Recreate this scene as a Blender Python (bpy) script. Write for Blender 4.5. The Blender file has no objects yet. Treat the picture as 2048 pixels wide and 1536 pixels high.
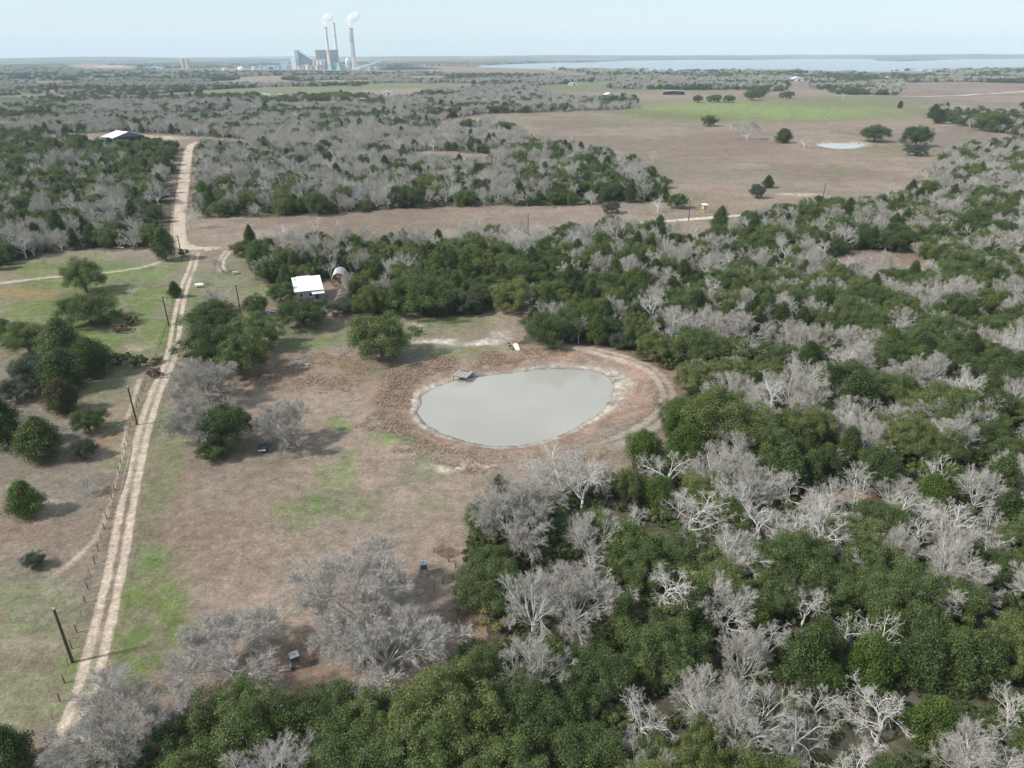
import bpy, math, random
import numpy as np
from mathutils import Matrix, Vector

random.seed(7)
rng = np.random.default_rng(11)
R = math.radians
scene = bpy.context.scene
COL = scene.collection

# ------------------------------------------------------------------ camera, sky, sun, exposure
CAM_H, FPX = 62.0, 1422.0                       # camera height (m), focal length for a 2048 px wide frame
PITCH, ROLL = math.atan(660 / FPX), 0.0039
cam_data = bpy.data.cameras.new('camera')
cam_data.sensor_width = 36.0
cam_data.lens = 36.0 * FPX / 2048.0
cam_data.clip_start, cam_data.clip_end = 1.0, 60000.0
cam = bpy.data.objects.new('camera', cam_data)
COL.objects.link(cam)
cam.matrix_world = Matrix.Translation((0, 0, CAM_H)) @ Matrix.Rotation(R(90) - PITCH, 4, 'X') @ Matrix.Rotation(-ROLL, 4, 'Z')
scene.camera = cam

SUN_EL, SUN_DIR = R(43), Vector((-0.95, -0.32))  # direction on the ground from the scene to the sun
world = bpy.data.worlds.new('World')
scene.world = world
world.use_nodes = True
wn = world.node_tree
sky = wn.nodes.new('ShaderNodeTexSky')
sky.sky_type = 'NISHITA'
sky.sun_disc = False
sky.sun_elevation = SUN_EL
sky.sun_rotation = math.atan2(SUN_DIR.x, SUN_DIR.y)
sky.air_density = 1.0
sky.dust_density = 0.25
sky.ozone_density = 2.5
wn.nodes['Background'].inputs['Strength'].default_value = 0.10
# a thin, even veil of high cloud over the whole sky
wtc = wn.nodes.new('ShaderNodeTexCoord')
wnz = wn.nodes.new('ShaderNodeTexNoise')
wnz.inputs['Scale'].default_value = 2.2
wnz.inputs['Detail'].default_value = 5
wmr = wn.nodes.new('ShaderNodeMapRange')
wmr.inputs['From Min'].default_value = 0.3
wmr.inputs['From Max'].default_value = 0.7
wmr.inputs['To Min'].default_value = 0.66
wmr.inputs['To Max'].default_value = 0.84
veil = wn.nodes.new('ShaderNodeMix')
veil.data_type = 'RGBA'
veil.inputs[7].default_value = (4.25, 5.0, 5.45, 1)
wn.links.new(wtc.outputs['Generated'], wnz.inputs['Vector'])
wn.links.new(wnz.outputs['Fac'], wmr.inputs['Value'])
wn.links.new(wmr.outputs[0], veil.inputs[0])
wn.links.new(sky.outputs[0], veil.inputs[6])
wn.links.new(veil.outputs[2], wn.nodes['Background'].inputs['Color'])

sun_data = bpy.data.lights.new('sun', 'SUN')
sun_data.energy = 3.1
sun_data.angle = R(4)
sun_data.color = (1.0, 0.955, 0.89)
sun = bpy.data.objects.new('sun', sun_data)
COL.objects.link(sun)
sd = SUN_DIR.normalized()
to_sun = Vector((sd.x * math.cos(SUN_EL), sd.y * math.cos(SUN_EL), math.sin(SUN_EL)))
sun.rotation_euler = to_sun.to_track_quat('Z', 'Y').to_euler()
sun.location = (0, 0, 400)

vs = scene.view_settings
vs.view_transform = 'Standard'
vs.look = 'None'
vs.gamma = 1.0
vs.use_curve_mapping = False
vs.exposure = 0.77

cy = scene.cycles
cy.max_bounces = 10
cy.diffuse_bounces = 3
cy.glossy_bounces = 2
cy.transmission_bounces = 3
cy.transparent_max_bounces = 6
cy.volume_bounces = 10
cy.sample_clamp_indirect = 6
cy.use_denoising = True
cy.denoising_input_passes = 'RGB_ALBEDO_NORMAL'
scene.render.filter_size = 1.5

# ------------------------------------------------------------------ projection helpers (layout on the ground)
CT, ST = math.cos(PITCH), math.sin(PITCH)


def P(px, py, z=0.0):
    """point of the horizontal plane at height z for a place noted on a 2048 x 1536 plan view"""
    u, v = px - 1024, py - 768
    u, v = u - ROLL * v, v + ROLL * u
    d = v * CT + FPX * ST
    f = FPX * CT - v * ST
    t = (CAM_H - z) / max(d, 1.0)
    return np.array((u * t, f * t))


def mpp(px, py, z=0.0):
    u, v = px - 1024, py - 768
    v = v + ROLL * u
    return (CAM_H - z) / max(v * CT + FPX * ST, 1.0)


def proj(x, y, z=0.0):
    """inverse of P, vectorised"""
    dz = z - CAM_H
    zc = y * CT - dz * ST
    yc = -(y * ST + dz * CT)
    ok = zc > 1.0
    zc = np.where(ok, zc, 1.0)
    u, v = FPX * x / zc, FPX * yc / zc
    uu, vv = u + ROLL * v, v - ROLL * u
    return np.where(ok, uu + 1024, -99999.0), np.where(ok, vv + 768, 99999.0)


def _hash(ix, iy, seed):
    h = (ix * 374761393 + iy * 668265263 + seed * 974634777) & 0xFFFFFFFF
    h = ((h ^ (h >> 13)) * 1274126177) & 0xFFFFFFFF
    return ((h ^ (h >> 16)) & 0xFFFF) / 65535.0


def vnoise(x, y, seed=0):
    x0, y0 = np.floor(x), np.floor(y)
    fx, fy = x - x0, y - y0
    fx, fy = fx * fx * (3 - 2 * fx), fy * fy * (3 - 2 * fy)
    ix, iy = x0.astype(np.int64), y0.astype(np.int64)
    a, b = _hash(ix, iy, seed), _hash(ix + 1, iy, seed)
    c, d = _hash(ix, iy + 1, seed), _hash(ix + 1, iy + 1, seed)
    return (a * (1 - fx) + b * fx) * (1 - fy) + (c * (1 - fx) + d * fx) * fy


def fbm(x, y, scale, seed=0, octv=4):
    t, amp, tot = 0.0, 1.0, 0.0
    for k in range(octv):
        t = t + amp * vnoise(x / scale * 2 ** k + 17.3 * k, y / scale * 2 ** k - 9.1 * k, seed + k)
        tot += amp
        amp *= 0.55
    return t / tot


def pip(px, py, poly):
    inside = np.zeros(np.shape(px), bool)
    n = len(poly)
    for i in range(n):
        x1, y1 = poly[i]
        x2, y2 = poly[(i + 1) % n]
        if y1 == y2:
            continue
        c = ((y1 > py) != (y2 > py)) & (px < (x2 - x1) * (py - y1) / (y2 - y1) + x1)
        inside ^= c
    return inside


def seg_dist(x, y, pts, closed=False):
    best = np.full(np.shape(x), 1e9)
    n = len(pts)
    for i in range(n if closed else n - 1):
        ax, ay = pts[i]
        bx, by = pts[(i + 1) % n]
        dx, dy = bx - ax, by - ay
        t = np.clip(((x - ax) * dx + (y - ay) * dy) / max(dx * dx + dy * dy, 1e-9), 0, 1)
        best = np.minimum(best, np.hypot(x - ax - t * dx, y - ay - t * dy))
    return best


def catmull(pts, n=8, closed=False):
    pts = [np.array(p, float) for p in pts]
    out = []
    m = len(pts)
    for i in range(m if closed else m - 1):
        if closed:
            p0, p1, p2, p3 = pts[i - 1], pts[i], pts[(i + 1) % m], pts[(i + 2) % m]
        else:
            p1, p2 = pts[i], pts[i + 1]
            p0 = pts[i - 1] if i else 2 * p1 - p2
            p3 = pts[i + 2] if i + 2 < m else 2 * p2 - p1
        for k in range(n):
            t = k / n
            out.append(0.5 * ((2 * p1) + (p2 - p0) * t + (2 * p0 - 5 * p1 + 4 * p2 - p3) * t * t + (3 * p1 - p0 - 3 * p2 + p3) * t ** 3))
    if not closed:
        out.append(pts[-1])
    return np.array(out)


def sstep(a, b, x):
    t = np.clip((x - a) / (b - a), 0, 1)
    return t * t * (3 - 2 * t)


# ------------------------------------------------------------------ plan of the place (2048 x 1536 plan view points)
OPEN = [
    # home meadow with the pond, drive and the paddock left of it
    [(-400, 1900), (-400, 600), (0, 535), (100, 506), (200, 498), (330, 498), (345, 500), (460, 490), (520, 505), (515, 530),
     (520, 560), (590, 600), (640, 560), (690, 580), (705, 622), (790, 628), (910, 628), (1000, 628), (1090, 606), (1125, 605),
     (1060, 650), (1045, 690), (1130, 700), (1220, 712), (1300, 740), (1370, 770), (1385, 815), (1350, 870), (1290, 925),
     (1180, 965), (1090, 1000), (1010, 1020), (960, 1040), (960, 1080), (945, 1150), (965, 1240), (985, 1330), (880, 1375), (700, 1425),
     (560, 1440), (420, 1500), (240, 1640), (-100, 1900)],
    # brown strip field behind the house woods
    [(345, 500), (358, 296), (392, 296), (388, 360), (392, 436), (620, 430), (800, 416), (1000, 410), (1150, 412), (1310, 402),
     (1325, 370), (1400, 380), (1500, 440), (1470, 465), (1420, 478), (1330, 468), (1200, 470), (1080, 480), (950, 485),
     (800, 492), (660, 500), (540, 508), (460, 495)],
    # big field to the right
    [(960, 228), (1090, 224), (1270, 217), (1262, 195), (1160, 198), (1090, 190), (1070, 172), (1150, 168), (1240, 178), (1400, 180), (1500, 178),
     (1560, 182), (1575, 160), (1625, 160), (1622, 172), (1700, 190), (1790, 195), (1800, 165), (2400, 172), (2400, 215), (2048, 215), (1950, 222),
     (1870, 225), (1860, 238), (1960, 262), (2070, 280), (1960, 300), (1870, 330), (1842, 360), (1850, 400), (1740, 412), (1560, 432),
     (1480, 458), (1380, 444), (1330, 404), (1310, 372), (1285, 345), (1220, 322), (1150, 305), (1060, 285), (1035, 268), (985, 250), (870, 246)],
    [(790, 312), (860, 302), (930, 305), (1000, 314), (1020, 328), (930, 336), (830, 332)],
    [(855, 250), (990, 258), (1000, 270), (870, 272)],
    [(1605, 522), (1720, 498), (1790, 500), (1880, 522), (1895, 548), (1780, 562), (1620, 540)],
    [(1325, 545), (1340, 505), (1420, 465), (1445, 478), (1375, 515)],
    [(1560, 690), (1580, 690), (1592, 735), (1572, 745)],
    [(1680, 990), (1765, 990), (1775, 1025), (1690, 1025)],
    [(0, 292), (130, 266), (330, 270), (500, 280), (492, 300), (345, 297), (240, 292), (120, 288)],
    [(360, 224), (560, 221), (565, 232), (365, 236)],
    [(500, 205), (760, 200), (760, 209), (640, 214), (510, 212)],
    [(90, 182), (125, 176), (125, 186), (95, 188)],
    # dam and plant yards
    [(285, 143), (300, 138), (520, 135), (600, 134), (840, 132), (1000, 134), (1130, 141), (1190, 150), (1050, 154), (830, 148), (560, 145)],
    [(120, 132), (180, 127), (290, 134), (285, 141), (150, 140)],
]
LAKE = [(950, 134), (1040, 137), (1130, 140), (1400, 142), (1700, 143), (1850, 143), (1960, 141), (2048, 139), (2350, 137), (2350, 121),
        (2048, 123), (1990, 124), (1965, 127), (2010, 128), (2350, 128), (2350, 119), (2048, 117), (1900, 119), (1860, 121), (1800, 122.5),
        (1752, 121), (1744, 117.5), (1600, 118.2), (1490, 120.2), (1400, 119.5), (1250, 121.5), (1180, 124.5), (1080, 126), (1010, 128.5), (960, 131)]
LAKE = LAKE[:9] + [(2350, 119), (2048, 117), (1900, 119), (1860, 121), (1800, 122.5), (1752, 121), (1744, 117.5), (1600, 118.2), (1490, 120.2),
                   (1400, 119.5), (1250, 121.5), (1180, 124.5), (1080, 126), (1010, 128.5), (960, 131)]
POND_Z = -0.9
pond_px = [(838, 828), (842, 806), (852, 788), (885, 770), (930, 759), (1000, 750), (1080, 741), (1160, 739), (1205, 749), (1224, 768),
           (1221, 795), (1200, 822), (1160, 848), (1110, 872), (1060, 886), (1000, 892), (945, 886), (890, 868), (855, 848)]
POND = catmull([P(a, b, POND_Z) for a, b in pond_px], 12, True)
_c = POND.mean(axis=0)
POND = _c + (POND - _c) * (1 + 0.05 * (fbm(POND[:, 0], POND[:, 1], 3.5, 19, 4) - 0.5))[:, None]
POND2 = catmull([P(a, b, -0.5) for a, b in [(1636, 290), (1660, 286), (1700, 287), (1725, 291), (1705, 297), (1665, 297)]], 5, True)
POND3 = catmull([P(a, b, -0.5) for a, b in [(880, 258), (910, 253), (950, 254), (985, 262), (960, 268), (910, 267)]], 5, True)

DRIVE = catmull([P(*p) for p in [(95, 1640), (118, 1545), (150, 1440), (176, 1365), (203, 1258), (230, 1140), (252, 1020), (276, 905), (297, 830),
                                 (318, 772), (340, 722), (350, 672), (358, 620), (370, 570), (384, 535), (393, 500)]], 10)
MAIN_ROAD = catmull([P(*p) for p in [(396, 284), (380, 294), (375, 315), (368, 360), (361, 410), (357, 455), (358, 482), (372, 494), (405, 498), (462, 494)]], 10)
SIDE_TRACK = catmull([P(*p) for p in [(362, 513), (330, 522), (270, 537), (180, 548), (100, 554), (0, 566), (-120, 580)]], 8)
FIELD_ROAD = catmull([P(*p) for p in [(1230, 452), (1320, 443), (1400, 437), (1480, 431), (1560, 424), (1640, 417), (1700, 414), (1745, 411)]], 8)
FAR_ROAD = catmull([P(*p) for p in [(1640, 187), (1790, 192), (1880, 192), (1960, 186), (2060, 181), (2300, 176)]], 6)
POND_TRACK = catmull([P(*p) for p in [(1040, 690), (1120, 694), (1190, 706), (1250, 722), (1295, 740), (1322, 765), (1335, 795), (1325, 830), (1290, 860), (1240, 885), (1180, 905)]], 8)
COW_PATH = catmull([P(*p) for p in [(285, 742), (268, 800), (252, 850), (250, 890), (235, 960), (210, 1030), (190, 1075), (160, 1105), (120, 1140), (70, 1180)]], 8)
YARD_TRACK = catmull([P(*p) for p in [(462, 494), (450, 510), (440, 530), (452, 552)]], 6)


def in_open(px, py):
    m = np.zeros(np.shape(px), bool)
    for poly in OPEN:
        m |= pip(px, py, poly)
    return m


def terrain(x, y):
    x, y = np.asarray(x, float), np.asarray(y, float)
    d = np.hypot(x, y)
    z = (fbm(x, y, 40, 3, 3) - 0.5) * 0.7 * sstep(40, 120, d) + (fbm(x, y, 9, 8, 2) - 0.5) * 0.18
    z = z + (fbm(x, y, 260, 5, 3) - 0.5) * 9.0 * sstep(330, 1400, d)
    z = z + sstep(6500, 12500, d) * (18 + 75 * (fbm(x, y, 2600, 21, 3) - 0.30))
    for poly, wz, bank, dmax in ((POND, POND_Z, 5.5, 60.0), (POND2, -0.5, 5.0, 40.0), (POND3, -0.5, 6.0, 50.0)):
        c = poly.mean(axis=0)
        r = np.hypot(*(poly - c).T).max()
        near = np.hypot(x - c[0], y - c[1]) < r + dmax
        if not near.any():
            continue
        sdist = seg_dist(x[near], y[near], poly, True)
        ins = pip(x[near], y[near], poly)
        zz = z[near]
        w = np.where(ins, 1.0, 1 - sstep(bank, dmax * 0.7, sdist))
        zz = zz * (1 - 0.85 * w)
        shore = np.where(ins, wz - 0.12 - np.minimum(sdist, 8) * 0.12,
                         wz + 0.03 - wz * sstep(0, bank * 1.6, sdist) + 0.05 * np.minimum(sdist, 2))
        berm = 0.55 * np.exp(-((sdist - bank * 1.7) / (bank * 0.55)) ** 2) * ~ins
        blend = np.where(ins, 1.0, 1 - sstep(bank * 1.2, bank * 2.6, sdist))
        z[near] = zz * (1 - blend) + shore * blend + berm + (fbm(x[near], y[near], 2.2, 44, 2) - 0.5) * 0.28 * ~ins * blend * sstep(0.2, 1.2, sdist)
    # lake basin
    lx, ly = proj(x, y)
    far = d > 2500
    if far.any():
        lk = pip(lx, ly, LAKE) & far
        z = np.where(lk, -3.0, z)
        bank_lk = pip(lx, ly - 2.0, LAKE) & far & ~lk
        z = np.where(bank_lk, 0.5, z)
    return z


def tz(x, y):
    return float(terrain(np.array([x]), np.array([y]))[0])


C_DRY = np.array((0.187, 0.140, 0.110))
C_DRY2 = np.array((0.236, 0.184, 0.145))
C_GREY = np.array((0.172, 0.152, 0.118))
C_GREEN = np.array((0.112, 0.142, 0.050))
C_FRESH = np.array((0.125, 0.168, 0.062))
C_PASTURE = np.array((0.190, 0.225, 0.085))
C_MOSS = np.array((0.150, 0.156, 0.086))
C_DIRT = np.array((0.430, 0.345, 0.275))
C_SAND = np.array((0.480, 0.435, 0.380))
C_MUD = np.array((0.310, 0.262, 0.222))
C_RED = np.array((0.330, 0.180, 0.105))
C_RUST = np.array((0.222, 0.152, 0.114))
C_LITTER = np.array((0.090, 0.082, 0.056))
C_FARWOOD = np.array((0.085, 0.088, 0.075))

# soft patches of ground cover: centre, radii (plan view), colour, strength
PATCH = [
    # paddock left of the drive
    (180, 640, 260, 130, C_MOSS, .9), (300, 1000, 40, 260, C_GREEN, .45), (240, 940, 14, 160, C_GREEN, .6), (470, 560, 120, 70, C_MOSS, .6), (600, 660, 200, 40, C_MOSS, .6),
    (60, 1150, 130, 60, C_GREY, .7), (100, 880, 150, 60, C_GREY, .5),
    (180, 600, 230, 95, C_GREEN, .75), (250, 545, 110, 30, C_FRESH, .7), (60, 590, 90, 18, C_RED, .35), (220, 690, 150, 40, C_GREEN, .6), (60, 530, 160, 20, C_GREEN, .6),
    (290, 690, 40, 8, C_DIRT, .5), (150, 780, 160, 40, C_MOSS, .8), (110, 960, 150, 90, C_GREY, .6), (210, 880, 40, 40, C_RED, .30), (30, 1010, 90, 25, C_DIRT, .22),
    (60, 1250, 150, 130, C_MOSS, .9), (80, 1300, 90, 40, C_DRY2, .5), (130, 1360, 60, 60, C_GREEN, .55), (60, 1420, 120, 60, C_MOSS, .6), (170, 750, 90, 14, C_GREEN, .4),
    # by the drive
    (300, 1165, 75, 60, C_GREEN, .9), (330, 1110, 45, 22, C_FRESH, .55), (300, 1240, 80, 70, C_GREEN, .75), (270, 1330, 60, 70, C_GREEN, .65), (330, 900, 40, 120, C_MOSS, .7),
    (400, 620, 26, 60, C_GREEN, .5), (352, 700, 20, 60, C_GREEN, .6), (440, 560, 60, 40, C_MOSS, .6), (520, 580, 40, 30, C_FRESH, .35),
    # meadow
    (590, 1030, 62, 50, C_FRESH, .75), (650, 985, 42, 60, C_FRESH, .60), (560, 1020, 30, 25, C_FRESH, .5), (700, 945, 26, 40, C_FRESH, .55), (683, 842, 22, 18, C_FRESH, .85), (790, 880, 62, 26, C_FRESH, .7), (755, 862, 22, 12, C_FRESH, .8),
    (700, 1010, 90, 40, C_GREEN, .35), (860, 1020, 60, 30, C_MOSS, .4), (850, 930, 40, 40, C_MOSS, .5),
    (620, 682, 100, 18, C_FRESH, .75), (560, 690, 60, 16, C_GREEN, .5), (870, 640, 140, 22, C_GREEN, .6), (960, 632, 90, 12, C_FRESH, .35), (1010, 625, 80, 12, C_DRY2, .6), (880, 690, 120, 40, C_MOSS, .65), (950, 710, 80, 18, C_GREEN, .35),
    (720, 742, 60, 16, C_GREEN, .75), (770, 745, 40, 14, C_MOSS, .6), (680, 730, 50, 10, C_GREEN, .5),
    (640, 740, 170, 45, C_RUST, .40), (760, 790, 80, 45, C_RUST, .5), (620, 720, 60, 14, C_GREY, .5),
    (900, 683, 110, 9, C_SAND, .75), (985, 680, 40, 14, C_SAND, .55), (820, 650, 18, 6, C_SAND, .6), (935, 938, 55, 7, C_SAND, .8), (880, 935, 40, 6, C_SAND, .4),
    (930, 1180, 60, 130, C_RUST, .50), (900, 1280, 120, 70, C_RUST, .55), (620, 1340, 140, 60, C_RUST, .55), (480, 1060, 160, 120, C_DRY, .5), (450, 960, 120, 50, C_RUST, .25),
    (600, 620, 120, 30, C_RUST, .30), (480, 620, 60, 40, C_RUST, .35), (660, 575, 40, 20, C_RUST, .4),
    # strip field and big field
    (420, 465, 60, 20, C_DRY2, .5), (900, 440, 300, 20, C_DRY, .5), (800, 400, 200, 12, C_RUST, .25), (1370, 398, 60, 18, C_MOSS, .7), (1405, 395, 16, 6, C_FRESH, .8),
    (1560, 222, 330, 27, C_GREEN, 1.0), (1580, 222, 280, 20, C_PASTURE, .9), (1420, 212, 180, 12, C_PASTURE, .7), (1700, 205, 220, 14, C_MOSS, .8), (1350, 232, 160, 10, C_GREEN, .4),
    (1150, 245, 160, 8, C_MOSS, .6), (1600, 255, 260, 12, C_DRY2, .6), (1300, 190, 200, 14, C_DRY2, .6), (1120, 175, 90, 9, C_GREEN, .8), (1250, 178, 200, 7, C_MOSS, .8), (1650, 185, 120, 9, C_DRY2, .7),
    (1300, 330, 180, 18, C_GREY, .7), (1450, 350, 220, 12, C_GREY, .55), (1250, 290, 150, 9, C_GREY, .45), (1500, 310, 200, 10, C_RUST, .25), (1430, 400, 60, 25, C_RUST, .35), (1800, 300, 120, 10, C_MOSS, .6), (1760, 330, 140, 10, C_DRY2, .5), (1680, 345, 60, 10, C_MOSS, .5),
    (1920, 275, 120, 10, C_GREY, .6), (2000, 172, 200, 8, C_DRY, .6), (1600, 390, 60, 3, C_DIRT, .6),
    # clearings in the woods
    (1740, 530, 160, 30, C_RUST, .9), (1380, 500, 60, 40, C_RUST, .8), (1577, 715, 14, 30, C_RED, 1.0), (1725, 1005, 46, 16, C_RED, 1.0), (900, 318, 110, 14, C_RUST, .5),
    (200, 285, 200, 9, C_RUST, .6), (290, 278, 90, 5, C_DIRT, .7), (420, 285, 80, 8, C_RUST, .5), (930, 262, 80, 4, C_DIRT, .8), (105, 182, 18, 4, C_RED, .7),
    # plant yards, dam
    (1000, 146, 190, 5.0, C_RUST, 1.0), (900, 140, 120, 3, C_DRY2, .6), (720, 148, 160, 3, C_DRY, .8), (420, 141, 120, 2.5, C_DRY2, 1.0), (200, 133, 70, 3.5, C_RED, .8), (215, 133, 40, 2, C_DIRT, .9),
]


def glade(x, y, d):
    return sstep(0.585, 0.62, fbm(x, y * 0.7, 230, 87, 4)) * sstep(650, 800, d) * (1 - sstep(2600, 3600, d))


def ground_color(x, y):
    d = np.hypot(x, y)
    n1, n2 = fbm(x, y, 60, 31, 4), fbm(x, y, 14, 41, 4)
    n3 = fbm(x, y, 3.5, 51, 3)
    n5 = fbm(x, y, 1.3, 57, 2)
    amp = 1.2 + 0.012 * d
    wx = x + (fbm(x, y, 6 + 0.03 * 120, 61, 4) - 0.5) * amp * 3.0
    wy = y + (fbm(x, y, 6 + 0.03 * 120, 71, 4) - 0.5) * amp * 3.0
    px, py = proj(wx, wy)
    opn = in_open(px, py)
    a = sstep(0.38, 0.62, n1)[:, None]
    col = C_DRY * (1 - a) + C_DRY2 * a
    b = (0.55 * sstep(0.48, 0.66, n2))[:, None]
    col = col * (1 - b) + C_GREY * b
    for cx, cy_, rx, ry, c, s in PATCH:
        e = np.hypot((px - cx) / rx, (py - cy_) / ry)
        m = e < 1.6
        if not m.any():
            continue
        k = (1 - sstep(0.35, 1.25, e[m] + (n2[m] - 0.5) * 0.9)) * s
        k = np.clip(k * (0.45 + 0.95 * sstep(0.36, 0.60, n3[m] * 0.6 + n5[m] * 0.4)), 0, 1)[:, None]
        col[m] = col[m] * (1 - k) + c * k
    # woodland floor
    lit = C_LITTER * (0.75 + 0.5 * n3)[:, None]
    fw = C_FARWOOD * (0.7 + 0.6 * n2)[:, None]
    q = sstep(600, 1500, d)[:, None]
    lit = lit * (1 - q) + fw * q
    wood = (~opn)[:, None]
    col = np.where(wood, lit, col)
    # far farmland showing between the woods
    farm = np.maximum(sstep(0.54, 0.62, fbm(x, y * 0.45, 420, 81, 4)) * sstep(2600, 4200, d), glade(x, y, d)) * (~opn)
    farm = farm[:, None] * 0.9
    fc = np.where((fbm(x, y, 900, 91, 2) > 0.5)[:, None], C_DRY2 * 1.05, C_MOSS * 1.1)
    col = col * (1 - farm) + fc * farm
    # pond margins
    for poly, w0 in ((POND, 1.0), (POND2, 1.4), (POND3, 1.4)):
        c = poly.mean(axis=0)
        r = np.hypot(*(poly - c).T).max()
        near = np.hypot(x - c[0], y - c[1]) < r + 26
        if not near.any():
            continue
        xs, ys = x[near], y[near]
        sdist = seg_dist(xs, ys, poly, True)
        ins = pip(xs, ys, poly)
        east = 0.85 + 1.0 * np.clip((xs - c[0]) / r, 0, 1) * sstep(-0.7, 0.4, (ys - c[1]) / r) - 0.55 * np.clip((c[1] - ys) / r + 0.1, 0, 1)
        wob = (n3[near] - 0.5) * 4.5 + (n2[near] - 0.5) * 9.0 + (n5[near] - 0.5) * 2.0
        ring = (1 - sstep(1.2 * w0, 3.4 * w0, sdist / east + wob * 0.5)) * ~ins
        veg = (1 - sstep(7, 13, sdist / east + wob)) * ~ins * 0.75
        k = veg[:, None]
        cc = col[near]
        cc = cc * (1 - k) + C_RUST * (0.8 + 0.6 * n3[near])[:, None] * k
        k = ring[:, None]
        mud = C_MUD * (1 - 0.8 * sstep(0.45, 0.65, n5[near]))[:, None] + C_SAND * (0.8 * sstep(0.45, 0.65, n5[near]))[:, None]
        mud = mud * (0.72 + 0.45 * n3[near])[:, None]
        cc = cc * (1 - k) + mud * k
        wet = ((1 - sstep(0.2, 0.9, sdist)) * 0.55)[:, None]
        cc = cc * (1 - wet) + np.array((0.12, 0.10, 0.08)) * wet
        cc = np.where(ins[:, None], np.array((0.22, 0.20, 0.16)), cc)
        col[near] = cc
    # coal yard
    coal = ((np.hypot((px - 800) / 70, (py - 137) / 3.4) < 1) | (np.hypot((px - 640) / 150, (py - 143) / 1.6) < 1)) & (d > 2500)
    col = np.where(coal[:, None], np.array((0.02, 0.02, 0.022)), col)
    lk = pip(px, py, LAKE) & (d > 2500)
    col = np.where(lk[:, None], np.array((0.15, 0.17, 0.17)), col)
    col = col * (0.88 + 0.24 * n3)[:, None]
    return col


# ------------------------------------------------------------------ materials
MATS = {}


def new_mat(name):
    m = bpy.data.materials.new(name)
    m.use_nodes = True
    m.node_tree.nodes.clear()
    MATS[name] = m
    return m, m.node_tree


def node(nt, typ, **kw):
    n = nt.nodes.new(typ)
    for k, v in kw.items():
        setattr(n, k, v)
    return n


def solid(name, rgb, rough=0.75, metal=0.0, var=0.18, scale=3.0, bump=0.0, spec=0.3):
    """plain painted / wooden / metal surface with mottled wear"""
    m, nt = new_mat(name)
    out = node(nt, 'ShaderNodeOutputMaterial')
    b = node(nt, 'ShaderNodeBsdfPrincipled')
    b.inputs['Roughness'].default_value = rough
    b.inputs['Metallic'].default_value = metal
    b.inputs['Specular IOR Level'].default_value = spec
    tc = node(nt, 'ShaderNodeTexCoord')
    nz = node(nt, 'ShaderNodeTexNoise')
    nz.inputs['Scale'].default_value = scale
    nz.inputs['Detail'].default_value = 5
    mr = node(nt, 'ShaderNodeMapRange')
    mr.inputs['From Min'].default_value = 0.3
    mr.inputs['From Max'].default_value = 0.7
    mr.inputs['To Min'].default_value = 1 - var
    mr.inputs['To Max'].default_value = 1 + var
    mx = node(nt, 'ShaderNodeVectorMath', operation='SCALE')
    mx.inputs[0].default_value = rgb
    nt.links.new(tc.outputs['Object'], nz.inputs['Vector'])
    nt.links.new(nz.outputs['Fac'], mr.inputs['Value'])
    nt.links.new(mr.outputs[0], mx.inputs['Scale'])
    nt.links.new(mx.outputs[0], b.inputs['Base Color'])
    if bump:
        bp = node(nt, 'ShaderNodeBump')
        bp.inputs['Strength'].default_value = bump
        bp.inputs['Distance'].default_value = 0.05
        nt.links.new(nz.outputs['Fac'], bp.inputs['Height'])
        nt.links.new(bp.outputs[0], b.inputs['Normal'])
    nt.links.new(b.outputs[0], out.inputs[0])
    return m


def ground_material():
    m, nt = new_mat('ground_cover')
    out = node(nt, 'ShaderNodeOutputMaterial')
    b = node(nt, 'ShaderNodeBsdfPrincipled')
    b.inputs['Roughness'].default_value = 0.95
    b.inputs['Specular IOR Level'].default_value = 0.1
    at = node(nt, 'ShaderNodeAttribute', attribute_name='cover')
    geo = node(nt, 'ShaderNodeNewGeometry')
    prod = None
    for sc, lo, hi, det in ((3.2, 0.70, 1.30, 4), (1.4, 0.84, 1.16, 3), (0.55, 0.74, 1.26, 5), (0.09, 0.86, 1.14, 4)):
        nz = node(nt, 'ShaderNodeTexNoise')
        nz.inputs['Scale'].default_value = sc
        nz.inputs['Detail'].default_value = det
        nz.inputs['Roughness'].default_value = 0.65
        nt.links.new(geo.outputs['Position'], nz.inputs['Vector'])
        mr = node(nt, 'ShaderNodeMapRange')
        mr.inputs['From Min'].default_value = 0.3
        mr.inputs['From Max'].default_value = 0.7
        mr.inputs['To Min'].default_value = lo
        mr.inputs['To Max'].default_value = hi
        nt.links.new(nz.outputs['Fac'], mr.inputs['Value'])
        if prod is None:
            prod, first = mr.outputs[0], nz
        else:
            mu = node(nt, 'ShaderNodeMath', operation='MULTIPLY')
            nt.links.new(prod, mu.inputs[0])
            nt.links.new(mr.outputs[0], mu.inputs[1])
            prod = mu.outputs[0]
    mx = node(nt, 'ShaderNodeVectorMath', operation='SCALE')
    nt.links.new(at.outputs['Color'], mx.inputs[0])
    nt.links.new(prod, mx.inputs['Scale'])
    nt.links.new(mx.outputs[0], b.inputs['Base Color'])
    bp = node(nt, 'ShaderNodeBump')
    bp.inputs['Strength'].default_value = 0.55
    bp.inputs['Distance'].default_value = 0.16
    nt.links.new(first.outputs['Fac'], bp.inputs['Height'])
    nt.links.new(bp.outputs[0], b.inputs['Normal'])
    nt.links.new(b.outputs[0], out.inputs[0])
    return m


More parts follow.
